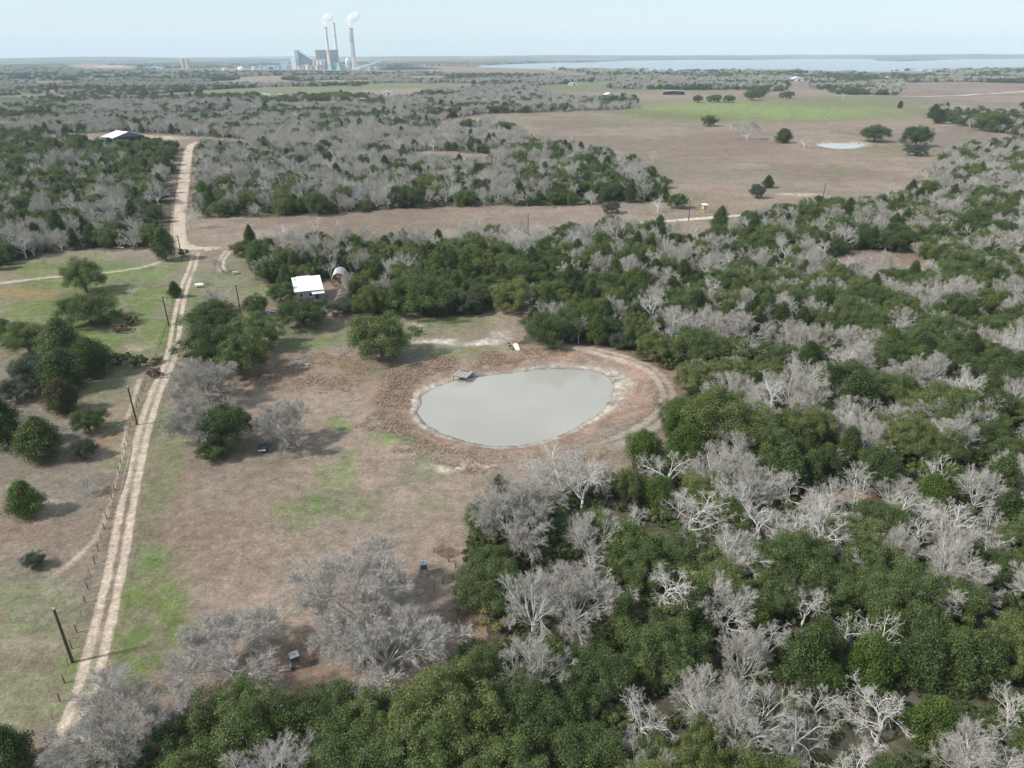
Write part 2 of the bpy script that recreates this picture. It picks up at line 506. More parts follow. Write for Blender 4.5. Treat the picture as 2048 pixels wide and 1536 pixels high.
def leaf_material(name, dark, light, warm=0.0):
    m, nt = new_mat(name)
    out = node(nt, 'ShaderNodeOutputMaterial')
    oi = node(nt, 'ShaderNodeObjectInfo')
    geo = node(nt, 'ShaderNodeNewGeometry')
    at = node(nt, 'ShaderNodeAttribute', attribute_name='clump')
    mixc = node(nt, 'ShaderNodeMix', data_type='RGBA')
    mixc.inputs[6].default_value = (*dark, 1)
    mixc.inputs[7].default_value = (*light, 1)
    nt.links.new(oi.outputs['Random'], mixc.inputs[0])
    a1 = node(nt, 'ShaderNodeMapRange')
    a1.inputs['To Min'].default_value = 0.72
    a1.inputs['To Max'].default_value = 1.28
    nt.links.new(geo.outputs['Random Per Island'], a1.inputs['Value'])
    a2 = node(nt, 'ShaderNodeMapRange')
    a2.inputs['To Min'].default_value = 0.75
    a2.inputs['To Max'].default_value = 1.25
    nt.links.new(at.outputs['Fac'], a2.inputs['Value'])
    mu = node(nt, 'ShaderNodeMath', operation='MULTIPLY')
    nt.links.new(a1.outputs[0], mu.inputs[0])
    nt.links.new(a2.outputs[0], mu.inputs[1])
    sc = node(nt, 'ShaderNodeVectorMath', operation='SCALE')
    nt.links.new(mixc.outputs[2], sc.inputs[0])
    nt.links.new(mu.outputs[0], sc.inputs['Scale'])
    d = node(nt, 'ShaderNodeBsdfDiffuse')
    t = node(nt, 'ShaderNodeBsdfTranslucent')
    g = node(nt, 'ShaderNodeBsdfGlossy')
    g.inputs['Roughness'].default_value = 0.5
    g.inputs['Color'].default_value = (0.5, 0.5, 0.5, 1)
    nt.links.new(sc.outputs[0], d.inputs['Color'])
    nt.links.new(sc.outputs[0], t.inputs['Color'])
    m1 = node(nt, 'ShaderNodeMixShader')
    m1.inputs[0].default_value = 0.36
    nt.links.new(d.outputs[0], m1.inputs[1])
    nt.links.new(t.outputs[0], m1.inputs[2])
    m2 = node(nt, 'ShaderNodeMixShader')
    m2.inputs[0].default_value = 0.04
    nt.links.new(m1.outputs[0], m2.inputs[1])
    nt.links.new(g.outputs[0], m2.inputs[2])
    nt.links.new(m2.outputs[0], out.inputs[0])
    return m


def bark_material(name, dark, light):
    m, nt = new_mat(name)
    out = node(nt, 'ShaderNodeOutputMaterial')
    oi = node(nt, 'ShaderNodeObjectInfo')
    geo = node(nt, 'ShaderNodeNewGeometry')
    tc = node(nt, 'ShaderNodeTexCoord')
    nz = node(nt, 'ShaderNodeTexNoise')
    nz.inputs['Scale'].default_value = 2.5
    nt.links.new(tc.outputs['Object'], nz.inputs['Vector'])
    mixc = node(nt, 'ShaderNodeMix', data_type='RGBA')
    mixc.inputs[6].default_value = (*dark, 1)
    mixc.inputs[7].default_value = (*light, 1)
    nt.links.new(oi.outputs['Random'], mixc.inputs[0])
    a1 = node(nt, 'ShaderNodeMapRange')
    a1.inputs['From Min'].default_value = 0.3
    a1.inputs['From Max'].default_value = 0.7
    a1.inputs['To Min'].default_value = 0.8
    a1.inputs['To Max'].default_value = 1.2
    nt.links.new(nz.outputs['Fac'], a1.inputs['Value'])
    sc = node(nt, 'ShaderNodeVectorMath', operation='SCALE')
    nt.links.new(mixc.outputs[2], sc.inputs[0])
    nt.links.new(a1.outputs[0], sc.inputs['Scale'])
    tw = node(nt, 'ShaderNodeAttribute', attribute_name='clump')
    mt = node(nt, 'ShaderNodeMix', data_type='RGBA')
    mt.inputs[7].default_value = (*[c * f for c, f in zip(dark, (0.84, 0.81, 0.775))], 1)
    nt.links.new(tw.outputs['Fac'], mt.inputs[0])
    nt.links.new(sc.outputs[0], mt.inputs[6])
    d = node(nt, 'ShaderNodeBsdfDiffuse')
    nt.links.new(mt.outputs[2], d.inputs['Color'])
    nt.links.new(d.outputs[0], out.inputs[0])
    return m


def water_material(name, rgb, rough=0.03, bump=0.02, scale=0.6):
    m, nt = new_mat(name)
    out = node(nt, 'ShaderNodeOutputMaterial')
    b = node(nt, 'ShaderNodeBsdfPrincipled')
    b.inputs['Roughness'].default_value = rough
    b.inputs['IOR'].default_value = 1.33
    geo = node(nt, 'ShaderNodeNewGeometry')
    nz = node(nt, 'ShaderNodeTexNoise')
    nz.inputs['Scale'].default_value = scale
    nz.inputs['Detail'].default_value = 3
    nt.links.new(geo.outputs['Position'], nz.inputs['Vector'])
    bp = node(nt, 'ShaderNodeBump')
    bp.inputs['Strength'].default_value = bump
    bp.inputs['Distance'].default_value = 0.3
    nt.links.new(nz.outputs['Fac'], bp.inputs['Height'])
    nt.links.new(bp.outputs[0], b.inputs['Normal'])
    n2 = node(nt, 'ShaderNodeTexNoise')
    n2.inputs['Scale'].default_value = 0.05
    n2.inputs['Detail'].default_value = 3
    nt.links.new(geo.outputs['Position'], n2.inputs['Vector'])
    mr = node(nt, 'ShaderNodeMapRange')
    mr.inputs['From Min'].default_value = 0.3
    mr.inputs['From Max'].default_value = 0.7
    mr.inputs['To Min'].default_value = 0.92
    mr.inputs['To Max'].default_value = 1.08
    nt.links.new(n2.outputs['Fac'], mr.inputs['Value'])
    sc = node(nt, 'ShaderNodeVectorMath', operation='SCALE')
    sc.inputs[0].default_value = rgb
    nt.links.new(mr.outputs[0], sc.inputs['Scale'])
    nt.links.new(sc.outputs[0], b.inputs['Base Color'])
    nt.links.new(b.outputs[0], out.inputs[0])
    return m


ground_material()
water_material('pond_water', (0.325, 0.312, 0.278), 0.05, 0.05, 0.9)
water_material('lake_water', (0.16, 0.19, 0.20), 0.18, 0.05, 0.02)
leaf_material('oak_leaves', (0.074, 0.110, 0.034), (0.138, 0.182, 0.056))
leaf_material('olive_leaves', (0.118, 0.154, 0.042), (0.178, 0.204, 0.068))
leaf_material('grey_leaves', (0.085, 0.105, 0.066), (0.110, 0.128, 0.084))
leaf_material('cedar_leaves', (0.050, 0.082, 0.022), (0.092, 0.130, 0.036))
leaf_material('bright_leaves', (0.078, 0.128, 0.020), (0.108, 0.160, 0.028))
leaf_material('bronze_leaves', (0.088, 0.088, 0.030), (0.115, 0.108, 0.038))
leaf_material('yellow_leaves', (0.185, 0.180, 0.062), (0.230, 0.215, 0.080))
leaf_material('dry_leaves', (0.170, 0.115, 0.075), (0.200, 0.140, 0.095))
leaf_material('dry_grass', (0.43, 0.315, 0.235), (0.43, 0.315, 0.235))
bark_material('pale_bark', (0.46, 0.44, 0.41), (0.66, 0.635, 0.60))
bark_material('grey_bark', (0.43, 0.41, 0.378), (0.61, 0.588, 0.553))
bark_material('white_bark', (0.47, 0.45, 0.42), (0.60, 0.58, 0.55))
bark_material('dark_bark', (0.13, 0.11, 0.09), (0.19, 0.165, 0.14))
solid('white_metal', (0.80, 0.80, 0.79), 0.4, 0, 0.04, 1.2)
solid('pale_metal', (0.62, 0.63, 0.64), 0.4, 0.1, 0.08, 1.2)
solid('grey_metal', (0.30, 0.33, 0.36), 0.45, 0.2, 0.12)
solid('dark_metal', (0.06, 0.065, 0.07), 0.5, 0.2, 0.2)
solid('rust_metal', (0.16, 0.09, 0.06), 0.8, 0.1, 0.3)
solid('blue_grey', (0.10, 0.13, 0.16), 0.5, 0.0, 0.15)
solid('grey_wall', (0.33, 0.35, 0.38), 0.7, 0, 0.1)
solid('tan_wall', (0.48, 0.42, 0.35), 0.7, 0, 0.1)
solid('red_wood', (0.30, 0.075, 0.030), 0.6, 0, 0.25, 6)
solid('orange_wood', (0.42, 0.17, 0.05), 0.6, 0, 0.25, 6)
solid('old_wood', (0.27, 0.25, 0.235), 0.85, 0, 0.25, 5, 0.4)
solid('worn_wood', (0.36, 0.345, 0.33), 0.85, 0, 0.2, 5, 0.3)
solid('pole_wood', (0.075, 0.060, 0.048), 0.85, 0, 0.25, 4, 0.3)
solid('post_wood', (0.13, 0.105, 0.085), 0.9, 0, 0.3, 4)
solid('yellow_wood', (0.55, 0.36, 0.14), 0.75, 0, 0.2, 4)
solid('glass_dark', (0.03, 0.035, 0.04), 0.1, 0, 0.05, 1, 0, 0.6)
solid('canoe_green', (0.02, 0.10, 0.085), 0.35, 0, 0.12, 2, 0, 0.5)
solid('cream_board', (0.72, 0.66, 0.52), 0.6, 0, 0.1)
solid('concrete', (0.70, 0.645, 0.59), 0.85, 0, 0.08, 0.05)
solid('concrete_dark', (0.34, 0.32, 0.31), 0.85, 0, 0.08, 0.05)
solid('plant_aqua', (0.33, 0.55, 0.60), 0.6, 0, 0.10, 0.05)
solid('plant_blue', (0.28, 0.36, 0.43), 0.6, 0, 0.15, 0.05)
solid('plant_white', (0.72, 0.73, 0.72), 0.6, 0, 0.06, 0.05)
solid('plant_tan', (0.46, 0.39, 0.34), 0.7, 0, 0.15, 0.05)
solid('coal', (0.018, 0.018, 0.020), 0.9, 0, 0.3, 0.05)
solid('vehicle_white', (0.75, 0.76, 0.77), 0.25, 0, 0.03, 1, 0, 0.5)
solid('tyre', (0.02, 0.02, 0.02), 0.85, 0, 0.2)


# ------------------------------------------------------------------ mesh helpers
def link(o, parent=None):
    COL.objects.link(o)
    if parent is not None:
        o.parent = parent
    return o


def mesh_np(name, verts, faces, mat=None, smooth=False):
    """verts (n,3) and faces: list of arrays each (m,k) -> mesh"""
    me = bpy.data.meshes.new(name)
    verts = np.asarray(verts, np.float32)
    me.vertices.add(len(verts))
    me.vertices.foreach_set('co', verts.ravel())
    faces = [np.asarray(f, np.int32) for f in faces if len(f)]
    nl = sum(f.size for f in faces)
    npoly = sum(len(f) for f in faces)
    me.loops.add(nl)
    me.polygons.add(npoly)
    me.loops.foreach_set('vertex_index', np.concatenate([f.ravel() for f in faces]))
    tot = np.concatenate([np.full(len(f), f.shape[1], np.int32) for f in faces])
    start = np.concatenate(([0], np.cumsum(tot)[:-1])).astype(np.int32)
    me.polygons.foreach_set('loop_start', start)
    me.polygons.foreach_set('use_smooth', np.full(npoly, smooth))
    me.update(calc_edges=True)
    if mat:
        me.materials.append(MATS[mat])
    return me


def set_float(me, name, vals):
    a = me.attributes.new(name, 'FLOAT', 'POINT')
    a.data.foreach_set('value', np.asarray(vals, np.float32))


def set_color(me, name, rgb):
    a = me.attributes.new(name, 'FLOAT_COLOR', 'POINT')
    c = np.ones((len(rgb), 4), np.float32)
    c[:, :3] = rgb
    a.data.foreach_set('color', c.ravel())


class MB:
    """collects simple solids, then builds ONE mesh object"""

    def __init__(self):
        self.v, self.f = [], []

    def poly(self, pts, faces):
        n = len(self.v)
        self.v += [tuple(p) for p in pts]
        self.f += [tuple(i + n for i in f) for f in faces]
        return self

    def box(self, c, s, rz=0.0, rx=0.0, ry=0.0):
        M = Matrix.Translation(c) @ Matrix.Rotation(rz, 4, 'Z') @ Matrix.Rotation(ry, 4, 'Y') @ Matrix.Rotation(rx, 4, 'X')
        pts = [M @ Vector((x * s[0] / 2, y * s[1] / 2, z * s[2] / 2)) for z in (-1, 1) for y in (-1, 1) for x in (-1, 1)]
        return self.poly(pts, [(0, 2, 3, 1), (4, 5, 7, 6), (0, 1, 5, 4), (2, 6, 7, 3), (0, 4, 6, 2), (1, 3, 7, 5)])

    def tube(self, a, b, r0, r1=None, n=8, caps=True):
        r1 = r0 if r1 is None else r1
        a, b = Vector(a), Vector(b)
        q = (b - a).to_track_quat('Z', 'Y')
        pts = []
        for p, r in ((a, r0), (b, r1)):
            for k in range(n):
                t = 2 * math.pi * k / n
                pts.append(p + q @ Vector((r * math.cos(t), r * math.sin(t), 0)))
        fs = [(k, (k + 1) % n, n + (k + 1) % n, n + k) for k in range(n)]
        if caps:
            fs += [tuple(range(n - 1, -1, -1)), tuple(range(n, 2 * n))]
        return self.poly(pts, fs)

    def lathe(self, prof, c=(0, 0, 0), n=16):
        pts, fs = [], []
        for r, z in prof:
            for k in range(n):
                t = 2 * math.pi * k / n
                pts.append((c[0] + r * math.cos(t), c[1] + r * math.sin(t), c[2] + z))
        for j in range(len(prof) - 1):
            for k in range(n):
                fs.append((j * n + k, j * n + (k + 1) % n, (j + 1) * n + (k + 1) % n, (j + 1) * n + k))
        fs.append(tuple(range(n - 1, -1, -1)))
        m = (len(prof) - 1) * n
        fs.append(tuple(range(m, m + n)))
        return self.poly(pts, fs)

    def prism(self, prof, y0, y1, thick=None):
        """profile (x, z) extruded along y"""
        n = len(prof)
        pts = [(x, y0, z) for x, z in prof] + [(x, y1, z) for x, z in prof]
        fs = [tuple(range(n)), tuple(range(2 * n - 1, n - 1, -1))]
        fs += [(k, n + k, n + (k + 1) % n, (k + 1) % n) for k in range(n)]
        return self.poly(pts, fs)

    def mesh(self, name, mat):
        me = bpy.data.meshes.new(name)
        me.from_pydata(self.v, [], self.f)
        me.materials.append(MATS[mat])
        return me

    def build(self, name, mat, parent=None, loc=None, rz=0.0):
        o = bpy.data.objects.new(name, self.mesh(name, mat))
        if loc is not None:
            o.location = loc
        o.rotation_euler.z = rz
        return link(o, parent)


def tag(o, label=None, cat=None, group=None, kind=None):
    if label:
        o['label'] = label
    if cat:
        o['category'] = cat
    if group:
        o['group'] = group
    if kind:
        o['kind'] = kind
    return o


def thing(name, label, cat, loc, rz=0.0, group=None):
    e = bpy.data.objects.new(name, None)
    e.empty_display_size = 0.5
    e.location = loc
    e.rotation_euler.z = rz
    link(e)
    return tag(e, label, cat, group)


def part(me, name, parent, loc=(0, 0, 0), rz=0.0, mat=None):
    o = bpy.data.objects.new(name, me)
    o.location = loc
    o.rotation_euler.z = rz
    link(o, parent)
    if mat:
        o.material_slots[0].link = 'OBJECT'
        o.material_slots[0].material = MATS[mat]
    return o


def at(px, py, dz=0.0):
    x, y = P(px, py)
    return (float(x), float(y), tz(x, y) + dz)


# ------------------------------------------------------------------ ground
def build_ground():
    dense = np.linspace(R(-44), R(44), 741)
    side = np.linspace(R(44), R(316), 40)[1:-1]
    ang = np.concatenate((dense, side))
    rad = np.concatenate((np.geomspace(4, 40, 14)[:-1], np.geomspace(40, 75, 70)[:-1], np.geomspace(75, 260, 330)[:-1],
                          np.geomspace(260, 1500, 190)[:-1], np.geomspace(1500, 15000, 130)))
    na, nr = len(ang), len(rad)
    A, Q = np.meshgrid(ang, rad)
    x, y = (np.sin(A) * Q).ravel(), (np.cos(A) * Q).ravel()
    z = terrain(x, y)
    v = np.column_stack((x, y, z))
    v = np.vstack((v, (0, 0, 0)))
    i, j = np.meshgrid(np.arange(nr - 1), np.arange(na), indexing='ij')
    j2 = (j + 1) % na
    quads = np.stack((i * na + j, (i + 1) * na + j, (i + 1) * na + j2, i * na + j2), -1).reshape(-1, 4)[:, ::-1]
    k = np.arange(na)
    tri = np.column_stack((k, (k + 1) % na, np.full(na, nr * na)))[:, ::-1]
    me = mesh_np('ground', v, [quads, tri], 'ground_cover', True)
    col = ground_color(x, y)
    set_color(me, 'cover', np.vstack((col, C_LITTER)))
    o = link(bpy.data.objects.new('ground', me))
    tag(o, kind='structure')


build_ground()


def water_sheet(name, poly, z, mat):
    c = poly.mean(axis=0)
    n = len(poly)
    grow = c + (poly - c) * 1.03
    v = [(p[0], p[1], z) for p in grow]
    o = link(bpy.data.objects.new(name, mesh_np(name, v, [np.arange(n)[None, :]], mat)))
    return tag(o, kind='structure')


def ccw(poly):
    a = np.sum(poly[:, 0] * np.roll(poly[:, 1], -1) - poly[:, 1] * np.roll(poly[:, 0], -1))
    return poly if a > 0 else poly[::-1]


water_sheet('pond_water', ccw(POND), POND_Z, 'pond_water')
water_sheet('field_pond_water', ccw(POND2), -0.5, 'pond_water')
water_sheet('wood_pond_water', ccw(POND3), -0.5, 'lake_water')
lk = ccw(np.array([P(*p) for p in LAKE]))
mb = MB()
mb.poly([(p[0], p[1], -0.4) for p in lk], [tuple(range(len(lk)))])
tag(mb.build('lake_water', 'lake_water'), kind='structure')


def road(name, line, half, profile, step, color=C_DIRT, lift=0.03, strength=0.95):
    """sheet following a centre line; profile(t in -1..1, noise) -> bare-earth amount"""
    seg = np.hypot(*np.diff(line, axis=0).T)
    s = np.concatenate(([0], np.cumsum(seg)))
    u = np.arange(0, s[-1], step)
    cx, cy_ = np.interp(u, s, line[:, 0]), np.interp(u, s, line[:, 1])
    tx, ty = np.gradient(cx), np.gradient(cy_)
    L = np.hypot(tx, ty)
    nx, ny = -ty / L, tx / L
    na = 25
    t = np.linspace(-1, 1, na)
    X = (cx[:, None] + nx[:, None] * t * half).ravel()
    Y = (cy_[:, None] + ny[:, None] * t * half).ravel()
    T = np.tile(t, len(u)) * half
    nz = fbm(X, Y, 1.6, 201, 3)
    nl = fbm(X, Y, 14, 231, 2)
    k = np.clip(profile(T, nz, nl), 0, 1) * strength
    k = k * np.repeat(sstep(0, 8 * max(step, 1), u) * sstep(0, 8 * max(step, 1), u[-1] - u), na)
    col = ground_color(X, Y)
    dirt = color * (0.90 + 0.2 * fbm(X, Y, 1.3, 221, 3))[:, None]
    col = col * (1 - k[:, None]) + dirt * k[:, None]
    Z = terrain(X, Y) + lift * 0.35 - (lift * 0.35 + 0.01) * sstep(0.80, 1.0, np.abs(np.tile(t, len(u)))) * (step < 1) - 0.012 * k * (step < 1)
    n = len(u)
    i, j = np.meshgrid(np.arange(n - 1), np.arange(na - 1), indexing='ij')
    q = np.stack((i * na + j, (i + 1) * na + j, (i + 1) * na + j + 1, i * na + j + 1), -1).reshape(-1, 4)[:, ::-1]
    me = mesh_np(name, np.column_stack((X, Y, Z)), [q], 'ground_cover', True)
    if sum(p.normal.z for p in list(me.polygons)[:20]) < 0:
        me.flip_normals()
    set_color(me, 'cover', col)
    return tag(link(bpy.data.objects.new(name, me)), kind='structure')


def ruts(off, w, mid):
    def f(T, nz, nl):
        a = np.abs(np.abs(T) - off)
        return np.maximum(1 - sstep(w * 0.75, w * 1.5, a + (nz - 0.5) * 0.42), mid * (1 - sstep(off * 0.9, off * 1.3, np.abs(T))) * sstep(0.35, 0.65, nl))
    return f


def full(w, soft):
    return lambda T, nz, nl: 1 - sstep(w - soft, w + soft, np.abs(T) + (nz - 0.5) * soft * 2.2)


road('driveway', DRIVE, 2.6, ruts(0.86, 0.46, 0.45), 0.45, lift=0.10)
road('gravel_road', MAIN_ROAD, 5.2, full(2.7, 0.7), 0.9, C_DIRT * 1.04, lift=0.10)
road('side_track', SIDE_TRACK, 2.8, full(1.15, 0.5), 0.7, C_DIRT * 0.92, lift=0.08, strength=0.8)
road('field_road', FIELD_ROAD, 4.2, full(1.9, 0.6), 1.0, C_SAND, lift=0.12)
road('county_road', FAR_ROAD, 9, full(5.0, 1.2), 6, C_SAND * 1.05, lift=0.5)
road('pond_track', POND_TRACK, 3.4, ruts(0.95, 0.6, 0.4), 0.45, C_SAND * 0.9, lift=0.10, strength=0.42)
road('cow_path', COW_PATH, 1.5, full(0.35, 0.4), 0.4, C_DIRT, lift=0.08, strength=0.7)
road('yard_track', YARD_TRACK, 2.6, ruts(0.86, 0.46, 0.3), 0.6, C_DIRT, lift=0.08, strength=0.8)


# ------------------------------------------------------------------ trees
def perp(d):
    a = np.array((0, 0, 1.0)) if abs(d[2]) < 0.9 else np.array((1.0, 0, 0))
    u = np.cross(d, a)
    u /= np.linalg.norm(u)
    return u, np.cross(d, u)


class Limbs:
    def __init__(self):
        self.v, self.q, self.t = [], [], []

    def tube(self, pts, radii, n):
        base = len(self.v)
        for i, p in enumerate(pts):
            d = pts[min(i + 1, len(pts) - 1)] - pts[max(i - 1, 0)]
            d = d / (np.linalg.norm(d) + 1e-9)
            u, w = perp(d)
            for k in range(n):
                t = 2 * math.pi * k / n
                self.v.append(p + radii[i] * (math.cos(t) * u + math.sin(t) * w))
        for i in range(len(pts) - 1):
            for k in range(n):
                a, b = base + i * n + k, base + i * n + (k + 1) % n
                self.q.append((a, b, b + n, a + n))

    def sliver(self, a, b, w):
        d = b - a
        s = np.cross(d, rng.normal(size=3))
        s = s / (np.linalg.norm(s) + 1e-9) * w * 0.5
        base = len(self.v)
        self.v += [a - s, a + s, b]
        self.t.append((base, base + 1, base + 2))

    def mesh(self, name, mat):
        fs = []
        if self.q:
            fs.append(np.array(self.q))
        if self.t:
            fs.append(np.array(self.t))
        me = mesh_np(name, np.array(self.v), fs, mat)
        tw = np.zeros(len(self.v), np.float32)
        if self.t:
            tw[np.array(self.t).ravel()] = 1.0
        set_float(me, 'clump', tw)
        return me


def wobble(p, d, length, n, wob, up):
    pts = [p.copy()]
    step = length / n
    d = d.copy()
    for _ in range(n):
        d = d + rng.normal(size=3) * wob + np.array((0, 0, up))
        d /= np.linalg.norm(d)
        pts.append(pts[-1] + d * step)
    return pts


def rot_away(d, ang, az):
    u, w = perp(d)
    s = math.cos(az) * u + math.sin(az) * w
    return d * math.cos(ang) + s * math.sin(ang)


def bare_tree(height=10.0, spread=1.0, limbs=5, wob=0.16, twig=0.026, counts=(6, 7, 7), fork=0.22, thick=1.0, twigs=5, up=0.05, ang=(0.35, 0.85)):
    """returns (trunk mesh data, branch mesh data) with crown about `height` tall, built at unit size in metres"""
    T, B = Limbs(), Limbs()
    r0 = 0.026 * height * thick
    tp = wobble(np.zeros(3) - (0, 0, 0.3), np.array((rng.normal() * 0.06, rng.normal() * 0.06, 1.0)), height * fork + 0.3, 4, wob * 0.4, 0.05)
    T.tube(tp, np.linspace(r0 * 1.25, r0 * 0.85, len(tp)), 7)
    top = tp[-1]
    d0 = np.array((0, 0, 1.0))

    def grow(p, d, length, r, lev):
        n = (6, 5, 4, 2)[lev]
        pts = wobble(p, d, length, n, wob * (1, 1.15, 1.3, 1.4)[lev], up)
        rad = np.linspace(r, r * 0.34, n + 1)
        (T if lev == 0 else B).tube(pts, rad, (6, 4, 3, 3)[lev])
        if lev == 3:
            for _ in range(twigs):
                k = rng.uniform(0.15, 1.0) * n
                i = min(int(k), n - 1)
                q = pts[i] + (pts[i + 1] - pts[i]) * (k - i)
                dd = rot_away((pts[i + 1] - pts[i]) / np.linalg.norm(pts[i + 1] - pts[i]), rng.uniform(0.3, 1.0), rng.uniform(0, 6.28))
                B.sliver(q, q + dd * length * rng.uniform(0.35, 0.8), twig)
            return
        c = counts[lev]
        for k in range(c):
            f = 0.28 + 0.72 * (k + rng.uniform(0, 0.9)) / c
            f = min(f, 1.0)
            kk = f * n
            i = min(int(kk), n - 1)
            q = pts[i] + (pts[i + 1] - pts[i]) * (kk - i)
            dirn = (pts[i + 1] - pts[i]) / np.linalg.norm(pts[i + 1] - pts[i])
            dd = rot_away(dirn, rng.uniform(*ang), k * 2.4 + rng.uniform(-0.7, 0.7))
            rr = (r + (r * 0.34 - r) * f) * rng.uniform(0.5, 0.68)
            ll = length * (1.06 - 0.55 * f) * rng.uniform(0.5, 0.8)
            grow(q, dd, ll, max(rr, twig * 0.42), lev + 1)

    for k in range(limbs):
        az = k * 6.283 / limbs + rng.uniform(-0.4, 0.4)
        a = rng.uniform(0.35, 1.0) * spread if k else 0.15
        d = np.array((math.cos(az) * math.sin(a), math.sin(az) * math.sin(a), math.cos(a)))
        st = tp[-1 - (k % 2)]
        grow(st, d, height * rng.uniform(0.42, 0.56), r0 * rng.uniform(0.5, 0.66), 0)
    return T, B


def leaf_crown(centers, radii, per, size, squash=0.8, upbias=0.35, out=0.75):
    """leaf quads scattered through rounded clumps; returns verts, quads, clump value"""
    V, CL = [], []
    for c, r in zip(centers, radii):
        n = max(int(per * (r / np.mean(radii)) ** 2), 12)
        d = rng.normal(size=(n, 3))
        d[:, 2] += upbias
        d /= np.linalg.norm(d, axis=1)[:, None]
        rr = r * (0.30 + 1.0 * rng.random(n) ** 0.8)[:, None]
        p = c + d * rr * np.array((1, 1, squash))
        nrm = d * out + rng.normal(size=(n, 3)) * 0.55 + np.array((0, 0, 0.25))
        nrm /= np.linalg.norm(nrm, axis=1)[:, None]
        a = np.cross(nrm, rng.normal(size=(n, 3)))
        a /= np.linalg.norm(a, axis=1)[:, None]
        b = np.cross(nrm, a)
        s = size * rng.uniform(0.6, 1.3, n)[:, None]
        V.append(np.stack((p - a * s * 0.5, p + b * s * 0.36, p + a * s * 0.5, p - b * s * 0.36), 1).reshape(-1, 3))
        CL.append(np.full(n * 4, rng.random()))
    V = np.concatenate(V)
    return V, np.arange(len(V)).reshape(-1, 4), np.concatenate(CL)


def oak_tree(width=10.0, height=7.5, nlobe=11, per=300, size=0.21, trunk_h=0.22, sub=9):
    """live oak: a spreading dome of billowing lobes, each lobe made of small leaf clumps"""
    T = Limbs()
    r0 = 0.030 * width
    tp = wobble(np.array((0, 0, -0.3)), np.array((rng.normal() * 0.08, rng.normal() * 0.08, 1.0)), height * trunk_h + 0.3, 3, 0.08, 0.05)
    T.tube(tp, np.linspace(r0 * 1.3, r0 * 0.9, len(tp)), 7)
    cen, rad = [], []
    cz = height * 0.455
    az = rng.uniform(0, 6.28)
    ell = rng.uniform(0.85, 1.15)
    for k in range(nlobe):
        t = (k + 0.5) / nlobe
        zc = 1 - 1.6 * t
        rr = math.sqrt(max(1 - zc * zc, 0))
        az += 2.399 + rng.normal() * 0.3
        s_ = rng.uniform(0.50, 0.78)
        lr = width * rng.uniform(0.14, 0.22)
        lc = np.array((math.cos(az) * rr * width * 0.5 * s_ * ell, math.sin(az) * rr * width * 0.5 * s_ / ell, cz + zc * height * 0.30 * rng.uniform(0.8, 1.25)))
        q = [tp[-1] + (lc - tp[-1]) * f + np.array((0, 0, 0.4 * math.sin(f * 3.1))) for f in (0, 0.35, 0.7, 1.0)]
        T.tube(q, np.linspace(r0 * 0.5, r0 * 0.12, 4), 4)
        for j in range(sub):
            d = rng.normal(size=3)
            d[2] = d[2] * 0.8 + 0.25
            d /= np.linalg.norm(d)
            cen.append(lc + d * lr * rng.uniform(0.65, 1.1) * np.array((1, 1, 0.8)))
            rad.append(width * rng.choice((rng.uniform(0.04, 0.07), rng.uniform(0.07, 0.11))))
    v, q, cl = leaf_crown(cen, rad, per, size)
    return T, v, q, cl


def cedar_tree(width=4.6, height=7.0, nclump=40, per=300, size=0.22, round_=0.0):
    T = Limbs()
    r0 = 0.022 * height
    tp = wobble(np.array((0, 0, -0.3)), np.array((0, 0, 1.0)), height * 0.9, 4, 0.03, 0.05)
    T.tube(tp, np.linspace(r0 * 1.2, r0 * 0.15, len(tp)), 6)
    cen, rad = [], []
    az = rng.uniform(0, 6.28)
    for k in range(nclump):
        t = (k + 0.5) / nclump
        z = height * (0.10 + 0.84 * t)
        prof = math.sin(math.pi * min(0.16 + 0.84 * t, 1.0)) ** 0.75 if round_ > 0.5 else (1 - t ** 2.3) ** 0.9 * (0.62 + 0.38 * min(t / 0.25, 1))
        az += 2.399 + rng.normal() * 0.3
        s = rng.uniform(0.35, 1.12)
        cen.append(np.array((math.cos(az) * prof * width * 0.42 * s, math.sin(az) * prof * width * 0.42 * s, z)))
        rad.append(width * rng.uniform(0.09, 0.17) * (0.6 + 0.6 * prof))
    v, q, cl = leaf_crown(cen, rad, per, size, squash=1.15, upbias=0.5, out=0.7)
    return T, v, q, cl


KINDS = {}


def reg(key, T, crown, wood, leaf, width, height, cname='crown'):
    tm = T.mesh('trunk', wood)
    if isinstance(crown, Limbs):
        cm = crown.mesh(cname, leaf)
        pv = np.array(crown.v)
    else:
        v, q, cl = crown
        cm = mesh_np(cname, v, [q], leaf)
        set_float(cm, 'clump', cl)
        pv = v
    ext = np.percentile(np.abs(pv[:, :2]), 97, axis=0).mean() * 2
    KINDS[key] = dict(trunk=tm, crown=cm, width=float(ext), height=float(np.percentile(pv[:, 2], 99)), mid=float((np.percentile(pv[:, 2], 99) + np.percentile(pv[:, 2], 3)) / 2))


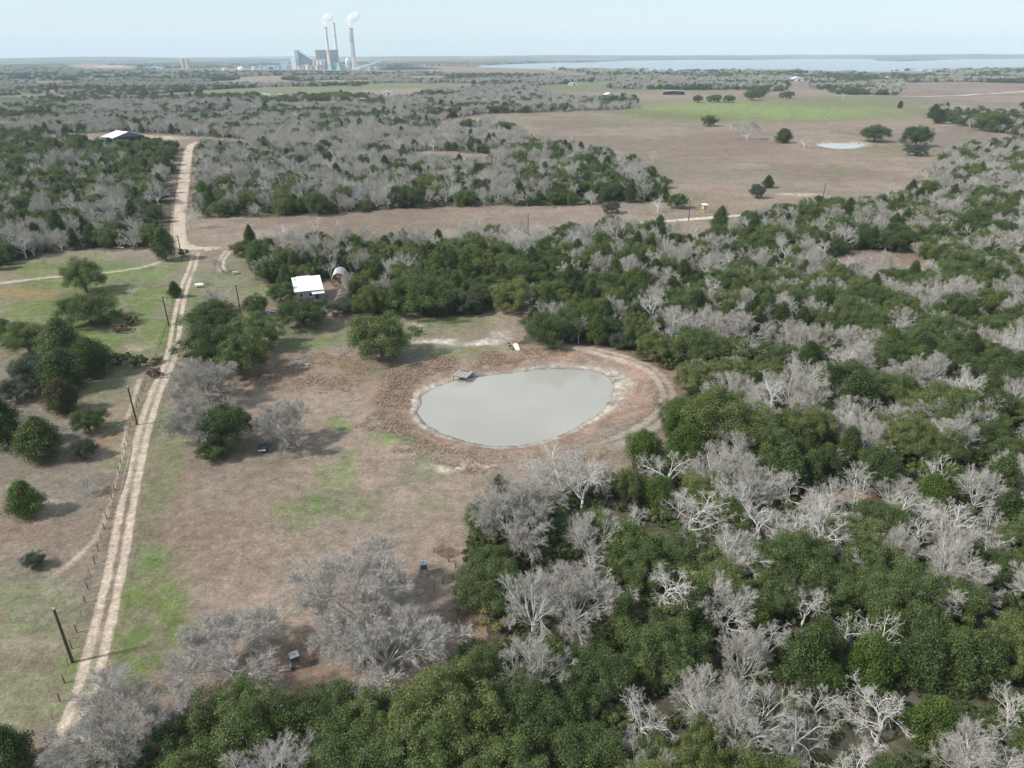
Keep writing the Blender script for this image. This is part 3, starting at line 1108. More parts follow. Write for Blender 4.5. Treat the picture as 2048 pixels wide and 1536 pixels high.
for k in range(3):
    T, B = bare_tree(10, 1.05, 8, 0.10, 0.020, (6, 7, 7), 0.12, 0.68, 7, 0.045, (0.28, 0.72))
    reg('fine%d' % k, T, B, 'grey_bark', 'grey_bark', 0, 0)
for k in range(2):
    T, B = bare_tree(10, 1.18, 11, 0.085, 0.020, (7, 8, 7), 0.10, 0.60, 16, 0.03, (0.26, 0.72))
    reg('dense%d' % k, T, B, 'grey_bark', 'grey_bark', 0, 0)
for k in range(3):
    T, B = bare_tree(9, 1.1, 5, 0.22, 0.024, (6, 6, 5), 0.22, 0.76, 5, 0.03, (0.42, 0.95))
    reg('gnarly%d' % k, T, B, 'pale_bark', 'pale_bark', 0, 0)
T, B = bare_tree(9, 1.0, 4, 0.24, 0.05, (4, 3, 3), 0.30, 0.85, 2, 0.04, (0.5, 1.0))
reg('dead0', T, B, 'white_bark', 'white_bark', 0, 0)
for k in range(3):
    T, v, q, cl = oak_tree(10, (7.2, 7.8, 6.6)[k], (16, 14, 17)[k], (270, 300, 255)[k], 0.165)
    reg('oak%d' % k, T, (v, q, cl), 'dark_bark', 'oak_leaves', 0, 0)
T, v, q, cl = oak_tree(10, 8.6, 15, 280, 0.165)
reg('olive0', T, (v, q, cl), 'dark_bark', 'olive_leaves', 0, 0)
for k in range(2):
    T, v, q, cl = cedar_tree(4.9, (6.6, 6.0)[k], 60, 330, 0.155)
    reg('cedar%d' % k, T, (v, q, cl), 'dark_bark', 'cedar_leaves', 0, 0)
T, v, q, cl = cedar_tree(5.2, 5.2, 56, 330, 0.16, 1.0)
reg('roundcedar0', T, (v, q, cl), 'dark_bark', 'bright_leaves', 0, 0)
T, v, q, cl = oak_tree(4.0, 2.6, 6, 160, 0.17, 0.1, 6)
reg('shrub0', T, (v, q, cl), 'dark_bark', 'oak_leaves', 0, 0)

NAME = {'fine': 'bare_tree', 'dense': 'bare_tree', 'gnarly': 'bare_tree', 'dead': 'dead_tree', 'oak': 'live_oak', 'olive': 'live_oak', 'cedar': 'juniper_tree', 'roundcedar': 'juniper_tree', 'shrub': 'shrub'}
CATG = {'bare_tree': 'bare tree', 'dead_tree': 'dead tree', 'live_oak': 'oak tree', 'juniper_tree': 'juniper', 'shrub': 'shrub'}


def stem(key):
    return key.rstrip('0123456789')


def plant_tree(key, x, y, scale, label, group=None, leaf=None, wood=None, hs=1.0, rz=None):
    k = KINDS[key]
    nm = NAME[stem(key)]
    e = thing(nm, label, CATG[nm], (float(x), float(y), tz(x, y)), random.uniform(0, 6.28) if rz is None else rz, group)
    e.scale = (scale, scale, scale * hs)
    part(k['trunk'], 'trunk', e, mat=wood)
    part(k['crown'], 'crown' if stem(key) not in ('fine', 'dense', 'gnarly', 'dead') else 'branches', e, mat=leaf)
    return e


TAKEN = []      # x, y, radius of trees already standing


def tree_at(key, cx, cy_, w, label, leaf=None, wood=None, hs=1.0, group=None, rz=None):
    """tree whose crown is centred on a plan-view place, crown w plan-view px wide"""
    k = KINDS[key]
    zc = 4.0
    for _ in range(6):
        wid = w * mpp(cx, cy_, zc)
        s = wid / k['width']
        zc = k['mid'] * s * hs
    x, y = P(cx, cy_, zc)
    TAKEN.append((x, y, wid * 0.42))
    return plant_tree(key, x, y, s, label, group, leaf, wood, hs, rz)

# ------------------------------------------------------------------ buildings near the pond
def house():
    e = thing('farm_house', 'low house with large white metal roof and pale porch canopy', 'house', (-57.4, 193.2, tz(-57.4, 193.2)), R(19.5))
    w, d = 7.6, 8.2
    hf, hb = 2.7, 4.3
    MB().poly([(-w/2+.3, -d/2+.5, 0), (w/2-.3, -d/2+.5, 0), (w/2-.3, d/2-.3, 0), (-w/2+.3, d/2-.3, 0),
               (-w/2+.3, -d/2+.5, hf), (w/2-.3, -d/2+.5, hf), (w/2-.3, d/2-.3, hb), (-w/2+.3, d/2-.3, hb)],
              [(0, 3, 2, 1), (0, 1, 5, 4), (1, 2, 6, 5), (2, 3, 7, 6), (3, 0, 4, 7)]).build('wall', 'grey_wall', e)
    sl = math.atan2(hb - hf, d)
    roof = MB().box((0, 0, (hf + hb) / 2 + 0.12), (w + 0.3, d / math.cos(sl) + 0.5, 0.10), rx=sl).build('roof', 'white_metal', e)
    for k in range(13):
        x = -w / 2 + 0.1 + k * (w - 0.2) / 12
        MB().box((x, 0, (hf + hb) / 2 + 0.195), (0.05, d / math.cos(sl) + 0.45, 0.05), rx=sl).build('roof_rib', 'white_metal', roof)
    MB().tube((-w/2+.7, 2.4, hb - 0.6), (-w/2+.7, 2.4, hb + 0.55), 0.16, n=10).build('vent_pipe', 'grey_metal', roof)
    for x in (-2.2, 0.3):
        f = MB().box((x, -d/2+.46, 1.5), (1.1, 0.10, 1.1)).build('window', 'white_metal', e)
        MB().box((x, -d/2+.40, 1.5), (0.9, 0.06, 0.9)).build('pane', 'glass_dark', f)
    dr = MB().box((2.0, -d/2+.46, 1.05), (0.95, 0.08, 2.1)).build('door', 'dark_metal', e)
    MB().box((2.35, -d/2+.40, 1.0), (0.05, 0.06, 0.16)).build('handle', 'pale_metal', dr)
    cn = MB().box((2.3, -d/2-.75, 2.28), (3.4, 2.2, 0.07), rx=R(6)).build('porch_canopy', 'pale_metal', e)
    for x in (0.75, 3.85):
        MB().box((x, -d/2-1.7, 1.08), (0.12, 0.12, 2.16)).build('porch_post', 'old_wood', e)
    s = thing('rear_shed', 'small shed with ribbed pale roof tucked behind white-roofed house', 'shed', (-60.6, 200.9, tz(-60.6, 200.9)), R(19.5))
    MB().box((0, 0, 1.3), (3.6, 3.6, 2.6)).build('wall', 'tan_wall', s)
    rf = MB().box((0, 0, 2.78), (4.0, 4.2, 0.09), rx=R(9)).build('roof', 'pale_metal', s)
    for k in range(8):
        MB().box((-1.85 + k * 0.53, 0, 2.85), (0.05, 4.2, 0.05), rx=R(9)).build('roof_rib', 'pale_metal', rf)
    MB().box((1.78, 0.2, 1.0), (0.10, 1.0, 2.0)).build('door', 'grey_wall', s)


house()


def cabin():
    e = thing('log_cabin', 'red-brown wooden cabin with curved grey metal roof and front porch', 'cabin', (-51.1, 203.6, tz(-51.1, 203.6)), R(7))
    w, L = 3.4, 6.4
    zf = 0.35
    prof = [(-w/2, zf), (w/2, zf), (w/2, 2.3), (w*0.40, 2.95), (w*0.2, 3.42), (0, 3.6), (-w*0.2, 3.42), (-w*0.40, 2.95), (-w/2, 2.3)]
    MB().prism(prof, 1.1, L).build('wall', 'red_wood', e)
    rp = [(-w/2-.22, 2.18), (-w*0.44, 3.02), (-w*0.22, 3.52), (0, 3.72), (w*0.22, 3.52), (w*0.44, 3.02), (w/2+.22, 2.18)]
    up = [(x * 1.035, z + 0.08) for x, z in rp]
    n = len(rp)
    pts, fs = [], []
    for y in (-0.15, L + 0.2):
        pts += [(x, y, z) for x, z in rp] + [(x, y, z) for x, z in up]
    m = 2 * n
    for k in range(n - 1):
        fs += [(k, k + 1, m + k + 1, m + k), (n + k, m + n + k, m + n + k + 1, n + k + 1), (k, n + k, n + k + 1, k + 1), (m + k, m + k + 1, m + n + k + 1, m + n + k)]
    fs += [(0, m, m + n, n), (n - 1, 2 * n - 1, m + 2 * n - 1, m + n - 1)]
    rf = MB().poly(pts, fs).build('roof', 'grey_metal', e)
    for k in range(9):
        y = 0.3 + k * 0.72
        rib = MB()
        for i in range(n - 1):
            rib.tube((up[i][0], y, up[i][1] + .02), (up[i+1][0], y, up[i+1][1] + .02), 0.025, n=4)
        rib.build('roof_rib', 'pale_metal', rf)
    for s in (-1, 1):
        bb = MB()
        for i in range(n // 2):
            a, b = (rp[i], rp[i + 1])
            bb.tube((s * -a[0], -0.12, a[1]), (s * -b[0], -0.12, b[1]), 0.07, n=4)
        bb.build('barge_board', 'white_metal', rf)
    gp = [(-w/2+.05, 2.25), (w/2-.05, 2.25), (w*0.40, 2.92), (w*0.2, 3.38), (0, 3.54), (-w*0.2, 3.38), (-w*0.40, 2.92)]
    g = MB().prism(gp, 0.0, 0.12).build('gable', 'red_wood', e)
    MB().box((0, -0.05, 3.1), (0.28, 0.05, 0.28)).build('gable_sign', 'white_metal', g)
    MB().box((0, 0.5, 0.25), (w, 1.3, 0.14)).build('porch_floor', 'orange_wood', e)
    for x in (-w/2+.1, -0.1, w/2-.1):
        MB().box((x, 0.06, 1.3), (0.11, 0.11, 1.96)).build('porch_post', 'orange_wood', e)
    rl = MB().box((-0.9, 0.02, 1.05), (1.5, 0.07, 0.09))
    rl.box((-0.9, 0.02, 0.55), (1.5, 0.06, 0.06))
    for k in range(7):
        rl.box((-1.55 + k * 0.22, 0.02, 0.78), (0.05, 0.05, 0.5))
    rl.build('railing', 'orange_wood', e)
    wn_ = MB().box((-0.75, 1.06, 1.55), (1.0, 0.10, 0.95)).build('window', 'white_metal', e)
    for sx in (-1, 1):
        for sz in (-1, 1):
            MB().box((-0.75 + sx * 0.23, 1.0, 1.55 + sz * 0.21), (0.40, 0.05, 0.36)).build('pane', 'glass_dark', wn_)
    dr = MB().box((0.85, 1.06, 1.35), (1.15, 0.10, 2.0)).build('door', 'dark_metal', e)
    MB().box((0.85, 1.0, 1.5), (0.75, 0.05, 1.3)).build('pane', 'pale_metal', dr)


cabin()


def dock():
    x, y = P(926, 748, 0.2)
    e = thing('fishing_dock', 'weathered grey plank fishing dock standing on posts over pond edge', 'dock', (x, y, POND_Z), R(-22))
    for k in range(11):
        MB().box((-1.55 + k * 0.31, 0, 1.18 + random.uniform(-.015, .015)), (0.28, 3.5 + random.uniform(-.08, .08), 0.05)).build('plank', 'old_wood' if k % 3 else 'worn_wood', e)
    for yy in (-1.5, 0, 1.5):
        MB().box((0, yy, 1.07), (3.4, 0.10, 0.16)).build('joist', 'post_wood', e)
    for xx in (-1.5, 0, 1.5):
        for yy in (-1.62, 1.35):
            MB().tube((xx, yy, -1.0), (xx, yy, 1.15), 0.075, n=8).build('post', 'post_wood', e)
    b = MB().box((-0.3, 1.25, 1.62), (1.4, 0.4, 0.05))
    b.box((-0.3, 1.45, 1.95), (1.4, 0.05, 0.35))
    for s in (-.9, .3):
        b.box((s, 1.25, 1.41), (0.07, 0.35, 0.42))
    b.build('bench', 'old_wood', e)
    rl = MB()
    for s in (-1.6, 1.6):
        rl.box((s, 1.7, 1.65), (0.08, 0.08, 0.95))
    rl.box((0, 1.7, 2.1), (3.3, 0.06, 0.09))
    rl.build('railing', 'old_wood', e)


dock()


def canoe(name, px0, px1, mat, label, cat, w=0.85):
    a, b = P(*px0), P(*px1)
    c = (a + b) / 2
    L = min(float(np.hypot(*(b - a))), 4.8)
    ang = math.atan2(b[1] - a[1], b[0] - a[0])
    e = thing(name, label, cat, (c[0], c[1], tz(*c)), ang)
    n, prof = 15, []
    pts, fs = [], []
    for i in range(n):
        t = -1 + 2 * i / (n - 1)
        hw = max(w / 2 * (1 - abs(t) ** 2.4), 0.015)
        sh = 0.16 * t * t
        for k in range(9):
            th = math.pi * k / 8
            pts.append((t * L / 2, -hw * math.cos(th), 0.40 + sh - (0.38 * math.sin(th)) * (1 - 0.3 * t * t)))
    for i in range(n - 1):
        for k in range(8):
            fs.append((i * 9 + k, (i + 1) * 9 + k, (i + 1) * 9 + k + 1, i * 9 + k + 1))
    MB().poly(pts, fs).build('hull', mat, e)
    g = MB()
    for side in (0, 8):
        for i in range(n - 1):
            g.tube(pts[i * 9 + side], pts[(i + 1) * 9 + side], 0.03, n=5)
    g.build('gunwale', 'old_wood', e)
    for t in (-0.45, 0.4):
        MB().box((t * L / 2, 0, 0.36), (0.28, w * 0.75, 0.03)).build('seat', 'old_wood', e)


canoe('canoe', (1016.5, 690), (1026, 707), 'canoe_green', 'dark green canoe lying on the grass beside a cream boat', 'canoe')


def board():
    a, b = P(1029.5, 692), P(1037, 706)
    c = (a + b) / 2
    e = thing('jon_boat', 'cream flat-bottomed boat lying upside down beside the green canoe', 'boat', (c[0], c[1], tz(*c)), math.atan2(b[1] - a[1], b[0] - a[0]))
    L, w = 4.1, 1.15
    pts = []
    for x, ww, z in ((-L/2, w*0.86, 0.12), (-L*0.42, w, 0.36), (L*0.30, w, 0.38), (L/2, w*0.72, 0.16)):
        pts += [(x, -ww/2, 0.0), (x, ww/2, 0.0), (x, ww*0.42, z), (x, -ww*0.42, z)]
    fs = [(0, 3, 2, 1), (12, 13, 14, 15)]
    for i in range(3):
        for k in range(4):
            fs.append((i*4+k, i*4+(k+1) % 4, (i+1)*4+(k+1) % 4, (i+1)*4+k))
    MB().poly(pts, fs).build('hull', 'cream_board', e)
    MB().box((-0.1, 0, 0.40), (2.6, 0.06, 0.05)).build('keel', 'cream_board', e)


board()


def utility_pole(px, py, label, h=7.7, transformer=False, lean=0.0):
    x, y, z = at(px, py)
    e = thing('utility_pole', label, 'utility pole', (x, y, z), random.uniform(0, 3), 'utility poles')
    e.rotation_euler.x = lean
    MB().tube((0, 0, -0.4), (0, 0, h), 0.19, 0.13, 10).build('pole', 'pole_wood', e)
    MB().lathe([(0.05, 0), (0.08, 0.08), (0.05, 0.16), (0.07, 0.22), (0.03, 0.3)], (0, 0, h), 8).build('insulator', 'white_metal', e)
    MB().tube((0.16, 0, h - 0.8), (0.4, 0, h - 0.65), 0.03, n=6).build('bracket', 'grey_metal', e)
    if transformer:
        MB().lathe([(0.2, 0), (0.24, 0.05), (0.24, 0.75), (0.15, 0.85)], (0.42, 0, h - 1.7), 12).build('transformer', 'pale_metal', e)


utility_pole(145, 1324, 'tall dark wooden utility pole by the fence, beside sandy ground at the driveway start')
utility_pole(275, 851, 'dark wooden utility pole between fence and paddock near two round cedars')
utility_pole(338, 652, 'dark wooden utility pole carrying a pale transformer beside driveway', transformer=True)
utility_pole(365, 521, 'dark wooden utility pole where driveway meets the gravel road', h=8.4)
utility_pole(481, 626, 'dark wooden utility pole standing in the yard behind oak clump')
utility_pole(1056, 470, 'dark wooden utility pole rising from the wood by the brown strip field', h=8.2)
utility_pole(1377, 441, 'dark wooden utility pole beside pale field road near yellow deer stand', h=8.2)
utility_pole(1645, 402, 'dark wooden utility pole at the edge of the big brown field by road', h=8.5)


def fence(name, label, line, spacing, h, wires, cat='fence', skip=0.0):
    seg = np.hypot(*np.diff(line, axis=0).T)
    s = np.concatenate(([0], np.cumsum(seg)))
    u = np.arange(0, s[-1], spacing)
    xs, ys = np.interp(u, s, line[:, 0]), np.interp(u, s, line[:, 1])
    zs = terrain(xs, ys)
    e = thing(name, label, cat, (xs[0], ys[0], zs[0]))
    pm = MB().tube((0, 0, -0.3), (0, 0, h), 0.075, 0.065, 7).mesh('post', 'post_wood')
    tm = MB().tube((0, 0, -0.3), (0, 0, h * 0.95), 0.03, 0.03, 5).mesh('post', 'rust_metal')
    tops = []
    for k in range(len(u)):
        o = part(tm if k % 3 == 1 else pm, 'post', e, (xs[k] - xs[0], ys[k] - ys[0], zs[k] - zs[0]))
        o.rotation_euler = (random.uniform(-.06, .06), random.uniform(-.06, .06), 0)
        tops.append((xs[k] - xs[0], ys[k] - ys[0], zs[k] - zs[0]))
    for w in range(wires):
        m = MB()
        z = h * (0.25 + 0.68 * w / max(wires - 1, 1))
        for k in range(len(tops) - 1):
            a, b = tops[k], tops[k + 1]
            m.tube((a[0], a[1], a[2] + z), (b[0], b[1], b[2] + z), 0.008, n=3, caps=False)
        m.build('wire', 'rust_metal', e)
    return e


FENCE = catmull([P(*p) for p in [(95, 1490), (122, 1400), (145, 1292), (163, 1235), (182, 1150), (200, 1090), (222, 1005), (238, 945), (255, 882), (270, 832),
                                 (290, 772), (310, 722), (325, 682), (338, 640), (347, 600)]], 6)
fence('pasture_fence', 'wire fence on dark wooden posts running along the driveway', FENCE, 2.7, 1.25, 4)
RFENCE = catmull([P(*p) for p in [(347, 497), (346, 460), (348, 420), (352, 380), (358, 335), (363, 305)]], 6)
fence('roadside_fence', 'wire fence on posts between gravel road and dark cedar wood', RFENCE, 4.5, 1.3, 3)
SFENCE = catmull([P(*p) for p in [(470, 499), (430, 503), (405, 503)]], 4)
fence('yard_fence', 'short wire fence along the road end by the yard entrance', SFENCE, 3.5, 1.2, 3)
EFENCE = catmull([P(*p) for p in [(377, 486), (374, 450), (377, 410), (383, 360), (388, 315)]], 5)
fence('field_fence', 'wire fence on posts between gravel road and brown strip field', EFENCE, 5, 1.2, 3)


def feeder(px, py, label, group='game feeders', rz=0.3):
    x, y, z = at(px, py)
    e = thing('game_feeder', label, 'feeder', (x, y, z), rz, group)
    for sx in (-1, 1):
        for sy in (-1, 1):
            MB().tube((sx * 0.55, sy * 0.55, -0.1), (sx * 0.3, sy * 0.3, 1.05), 0.035, n=6).build('leg', 'dark_metal', e)
    MB().poly([(-.18, -.18, .85), (.18, -.18, .85), (.18, .18, .85), (-.18, .18, .85), (-.42, -.42, 1.2), (.42, -.42, 1.2), (.42, .42, 1.2), (-.42, .42, 1.2)],
              [(0, 3, 2, 1), (4, 5, 6, 7), (0, 1, 5, 4), (1, 2, 6, 5), (2, 3, 7, 6), (3, 0, 4, 7)]).build('hopper', 'blue_grey', e)
    MB().box((0, 0, 1.5), (0.84, 0.84, 0.58)).build('bin', 'blue_grey', e)
    lid = MB().box((0, 0, 1.83), (0.98, 0.98, 0.06)).build('lid', 'grey_metal', e)
    MB().box((0.0, 0.1, 1.89), (0.25, 0.06, 0.05)).build('handle', 'dark_metal', lid)


feeder(848, 1148, 'blue-grey box feeder on splayed legs inside the wire pen', rz=0.25)
feeder(592, 1334, 'dark box feeder with pale lid standing on bare brown ground outside the pen', rz=0.5)


def bench_rail():
    x, y, z = at(575, 1342)
    e = thing('log_rail', 'weathered tan timber rail lying on bare ground beside pale-lidded feeder', 'timber', (x, y, z), 0.2)
    MB().box((-0.2, 0, 0.12), (1.4, 0.16, 0.14)).build('beam', 'tan_wall', e)
    MB().box((0.35, 0.45, 0.35), (0.14, 0.9, 0.12)).build('crosspiece', 'tan_wall', e)
    MB().box((0.6, 0.1, 0.25), (0.5, 0.3, 0.2)).build('block', 'dark_metal', e)


bench_rail()


def pen():
    x, y, z = at(891, 1108)
    e = thing('trap_cage', 'dark rusty metal cage of bar panels standing on brown ground', 'cage', (x, y, z), R(-38))
    w, d, h = 1.9, 1.25, 0.95
    for (ax, ay, bx, by) in ((-w/2, -d/2, w/2, -d/2), (w/2, -d/2, w/2, d/2), (w/2, d/2, -w/2, d/2), (-w/2, d/2, -w/2, -d/2)):
        m = MB()
        for t in (0, 0.33, 0.66, 1):
            m.tube((ax, ay, h * t + .03), (bx, by, h * t + .03), 0.022, n=5)
        k = 4
        for i in range(k + 1):
            px_, py_ = ax + (bx - ax) * i / k, ay + (by - ay) * i / k
            m.tube((px_, py_, 0), (px_, py_, h + .05), 0.022, n=5)
        m.build('panel', 'rust_metal', e)
    m = MB()
    for i in range(4):
        t = -w/2 + w * (i + .5) / 4
        m.tube((t, -d/2, h + .05), (t, d/2, h + .05), 0.022, n=5)
    m.build('top_grid', 'rust_metal', e)
    line = np.array([P(*p) for p in [(842, 1118), (868, 1100)]])
    fl = np.array([P(*p) for p in [(868, 1105), (902, 1128), (921, 1149), (893, 1165), (862, 1186)]])
    fence('feeder_pen', 'low wire panel fence on thin posts around the blue-grey feeder', catmull(fl, 5), 1.5, 0.95, 6)


pen()


def trailer():
    x, y, z = at(527, 903)
    e = thing('utility_trailer', 'small dark blue-grey trailer parked under the bare tree', 'trailer', (x, y, z), R(8))
    MB().box((0, 0, 0.62), (1.35, 2.0, 0.08)).build('bed', 'blue_grey', e)
    for s in (-1, 1):
        MB().box((s * 0.66, 0, 0.85), (0.05, 2.0, 0.4)).build('side_panel', 'blue_grey', e)
        wl = MB().tube((s * 0.72, 0.1, 0.32), (s * 0.88, 0.1, 0.32), 0.31, n=14).build('wheel', 'tyre', e)
        MB().tube((s * 0.885, 0.1, 0.32), (s * 0.905, 0.1, 0.32), 0.17, n=10).build('rim', 'pale_metal', wl)
    MB().box((0, 0.98, 0.85), (1.3, 0.05, 0.4)).build('headboard', 'blue_grey', e)
    MB().box((0, -1.0, 0.75), (1.3, 0.05, 0.2)).build('tailgate', 'pale_metal', e)
    m = MB()
    for s in (-1, 1):
        m.tube((s * 0.5, 1.0, 0.58), (0, 2.0, 0.5), 0.04, n=6)
    m.build('drawbar', 'dark_metal', e)
    x, y, z = at(571, 900)
    c = thing('lawn_chair', 'small blue chair set on the ground near the trailer', 'chair', (x, y, z), R(-10))
    MB().box((0, 0, 0.42), (0.5, 0.48, 0.05)).build('seat', 'blue_grey', c)
    MB().box((0, 0.25, 0.75), (0.5, 0.05, 0.65), rx=R(-10)).build('backrest', 'blue_grey', c)
    for sx in (-1, 1):
        for sy in (-1, 1):
            MB().tube((sx * .22, sy * .2, 0), (sx * .22, sy * .2, .41), 0.02, n=6).build('leg', 'pale_metal', c)


trailer()


def deer_stand():
    x, y, z = at(1408, 425)
    e = thing('deer_stand', 'yellow timber hunting stand on legs with small white roof', 'hunting stand', (x, y, z), R(15))
    for sx in (-1, 1):
        for sy in (-1, 1):
            MB().tube((sx * 1.2, sy * 1.2, -0.1), (sx * 0.7, sy * 0.7, 1.6), 0.13, n=6).build('leg', 'yellow_wood', e)
    b = MB()
    for s in (-1, 1):
        b.tube((s * 1.05, s * 1.05, 0.4), (-s * 0.8, s * 0.8, 1.3), 0.07, n=6)
    b.build('brace', 'yellow_wood', e)
    MB().box((0, 0, 1.65), (1.9, 1.9, 0.12)).build('platform', 'yellow_wood', e)
    MB().box((0, 0, 2.15), (1.7, 1.7, 0.9)).build('wall', 'yellow_wood', e)
    for sx in (-1, 1):
        for sy in (-1, 1):
            MB().box((sx * .8, sy * .8, 3.0), (0.1, 0.1, 0.8)).build('corner_post', 'yellow_wood', e)
    MB().box((0, 0, 3.46), (2.4, 2.4, 0.12), rx=R(5)).build('roof', 'white_metal', e)


deer_stand()


def small_props():
    x, y, z = at(842, 670)
    e = thing('barrel_grill', 'small black barrel grill on the grass near the lone live oak', 'grill', (x, y, z), 0.4)
    MB().tube((-0.45, 0, 0.95), (0.45, 0, 0.95), 0.32, n=12).build('drum', 'dark_metal', e)
    for s in (-1, 1):
        for t in (-1, 1):
            MB().tube((s * .35, t * .25, 0), (s * .3, t * .15, .75), 0.03, n=5).build('leg', 'dark_metal', e)
    MB().tube((0.1, 0, 1.2), (0.1, 0, 1.7), 0.06, n=8).build('chimney', 'dark_metal', e)
    x, y, z = at(400, 574)
    e = thing('propane_tank', 'white cylindrical gas tank lying on feet beside the driveway', 'tank', (x, y, z), 0.2)
    prof = [(0.05, -1.3), (0.35, -1.22), (0.5, -1.0), (0.5, 1.0), (0.35, 1.22), (0.05, 1.3)]
    m = MB().lathe(prof, n=14)
    m.v = [(p[2], p[1], p[0] + 0.8) for p in m.v]
    t = m.build('tank_body', 'white_metal', e)
    for s in (-.8, .8):
        MB().box((s, 0, 0.17), (0.15, 0.7, 0.34)).build('foot', 'concrete_dark', e)
    MB().tube((0, 0, 1.28), (0, 0, 1.45), 0.14, n=10).build('valve_dome', 'pale_metal', t)
    x, y, z = at(471, 548)
    e = thing('picnic_table', 'tan wooden picnic table on the green patch by the yard', 'table', (x, y, z), 0.3)
    MB().box((0, 0, 0.76), (1.9, 0.8, 0.06)).build('table_top', 'tan_wall', e)
    for s in (-1, 1):
        MB().box((0, s * 0.72, 0.45), (1.9, 0.28, 0.05)).build('bench', 'tan_wall', e)
        MB().box((s * 0.7, 0, 0.38), (0.08, 1.5, 0.10)).build('crossbar', 'tan_wall', e)
        for t in (-1, 1):
            MB().box((s * 0.7, t * 0.42, 0.37), (0.08, 0.1, 0.78), rx=R(-20 * t)).build('leg', 'tan_wall', e)
    # pale sheets stacked by the yard oak
    x, y, z = at(540, 625)
    e = thing('scrap_pile', 'pale sheet metal and boards piled beside the yard oak', 'scrap pile', (x, y, z), 0.1)
    for k in range(6):
        MB().box((random.uniform(-1.2, 1.2), random.uniform(-.6, .6), 0.10 + 0.07 * k), (1.6, 0.6, 0.04), random.uniform(-1, 1), random.uniform(-.12, .12)).build('sheet', ('white_metal', 'pale_metal', 'tan_wall')[k % 3], e)
    x, y, z = at(597, 729)
    e = thing('brush_pile', 'grey heap of cut branches and old boards in rough dry weeds', 'brush pile', (x, y, z), 0.1)
    for k in range(46):
        a = random.uniform(0, 3.14)
        L = random.uniform(1.2, 3.0)
        cx, cy_ = random.gauss(0, 1.4), random.gauss(0, 0.7)
        zz = max(0.1, 0.75 - 0.28 * math.hypot(cx, cy_ * 1.5)) * random.uniform(0.3, 1)
        dz = random.uniform(-.25, .25)
        m = MB().tube((cx - math.cos(a) * L / 2, cy_ - math.sin(a) * L / 2, max(zz - dz, 0.04)), (cx + math.cos(a) * L / 2, cy_ + math.sin(a) * L / 2, max(zz + dz, 0.04)), 0.05, 0.025, 5)
        m.build('branch', 'pale_bark' if k % 4 else 'grey_metal', e)
    for (px, py, ang, lab) in ((237, 497, -0.35, 'pale fallen trunk lying at the edge of the roadside wood'), (1880, 1150, 0.9, 'pale snapped trunk lying among the evergreen shrubs')):
        x, y, z = at(px, py)
        e = thing('fallen_log', lab, 'log', (x, y, z), ang)
        MB().tube((-2.4, 0, 0.2), (2.4, 0.2, 0.45), 0.16, 0.08, 8).build('trunk', 'white_bark', e)
        MB().tube((0.6, 0.08, 0.35), (1.9, 1.0, 0.7), 0.07, 0.03, 6).build('branch', 'white_bark', e)


small_props()


def gable_barn(name, label, px, py, w, d, h, rise, rz, wall, roof, open_front=False, cat='barn', group=None):
    x, y, z = at(px, py)
    e = thing(name, label, cat, (x, y, z), rz, group)
    if open_front:
        m = MB().box((0, d/2 - .1, h/2), (w, 0.2, h))
        for s in (-1, 1):
            m.box((s * (w/2 - .1), 0, h/2), (0.2, d - 0.5, h))
        m.build('wall', wall, e)
        n = max(int(w / 5), 2)
        for k in range(1, n):
            MB().box((-w/2 + w * k / n, -d/2 + .2, h/2), (0.25, 0.25, h)).build('post', 'dark_metal', e)
    else:
        MB().box((0, 0, h/2), (w, d, h)).build('wall', wall, e)
        MB().box((w * 0.12, -d/2 - .05, h * 0.4), (w * 0.22, 0.1, h * 0.8)).build('door', 'dark_metal', e)
        for k in (-0.3, 0.35):
            MB().box((w * k, -d/2 - .05, h * 0.55), (w * 0.08, 0.1, h * 0.3)).build('window', 'glass_dark', e)
    ov = 0.5
    pts = []
    for s, y_ in ((-1, -d/2 - ov), (1, d/2 + ov)):
        pts += [(-w/2 - ov, y_, h), (0, y_, h + rise), (w/2 + ov, y_, h), (w/2 + ov, y_, h + .15), (0, y_, h + rise + .18), (-w/2 - ov, y_, h + .15)]
    rf = MB().poly(pts, [(0, 1, 4, 5), (1, 2, 3, 4), (6, 11, 10, 7), (7, 10, 9, 8), (0, 6, 7, 1), (1, 7, 8, 2), (5, 4, 10, 11), (4, 3, 9, 10), (0, 5, 11, 6), (2, 8, 9, 3)]).build('roof', roof, e)
    rb = MB()
    k = max(int(d / 2.5), 3)
    sl = math.hypot(w/2 + ov, rise)
    for i in range(k):
        yy = -d/2 + d * (i + .5) / k
        for s in (-1, 1):
            rb.box((s * (w/4 + ov/2), yy, h + rise/2 + .20), (sl, 0.12, 0.08), ry=s * math.atan2(rise, w/2 + ov))
    rb.build('roof_rib', roof, rf)
    MB().poly([(-w/2, -d/2 + .05, h + .01), (w/2, -d/2 + .05, h + .01), (0, -d/2 + .05, h + rise), (-w/2, -d/2 + .25, h + .01), (w/2, -d/2 + .25, h + .01), (0, -d/2 + .25, h + rise)],
              [(0, 1, 2), (5, 4, 3), (0, 3, 4, 1), (1, 4, 5, 2), (2, 5, 3, 0)]).build('gable', wall, e)
    return e


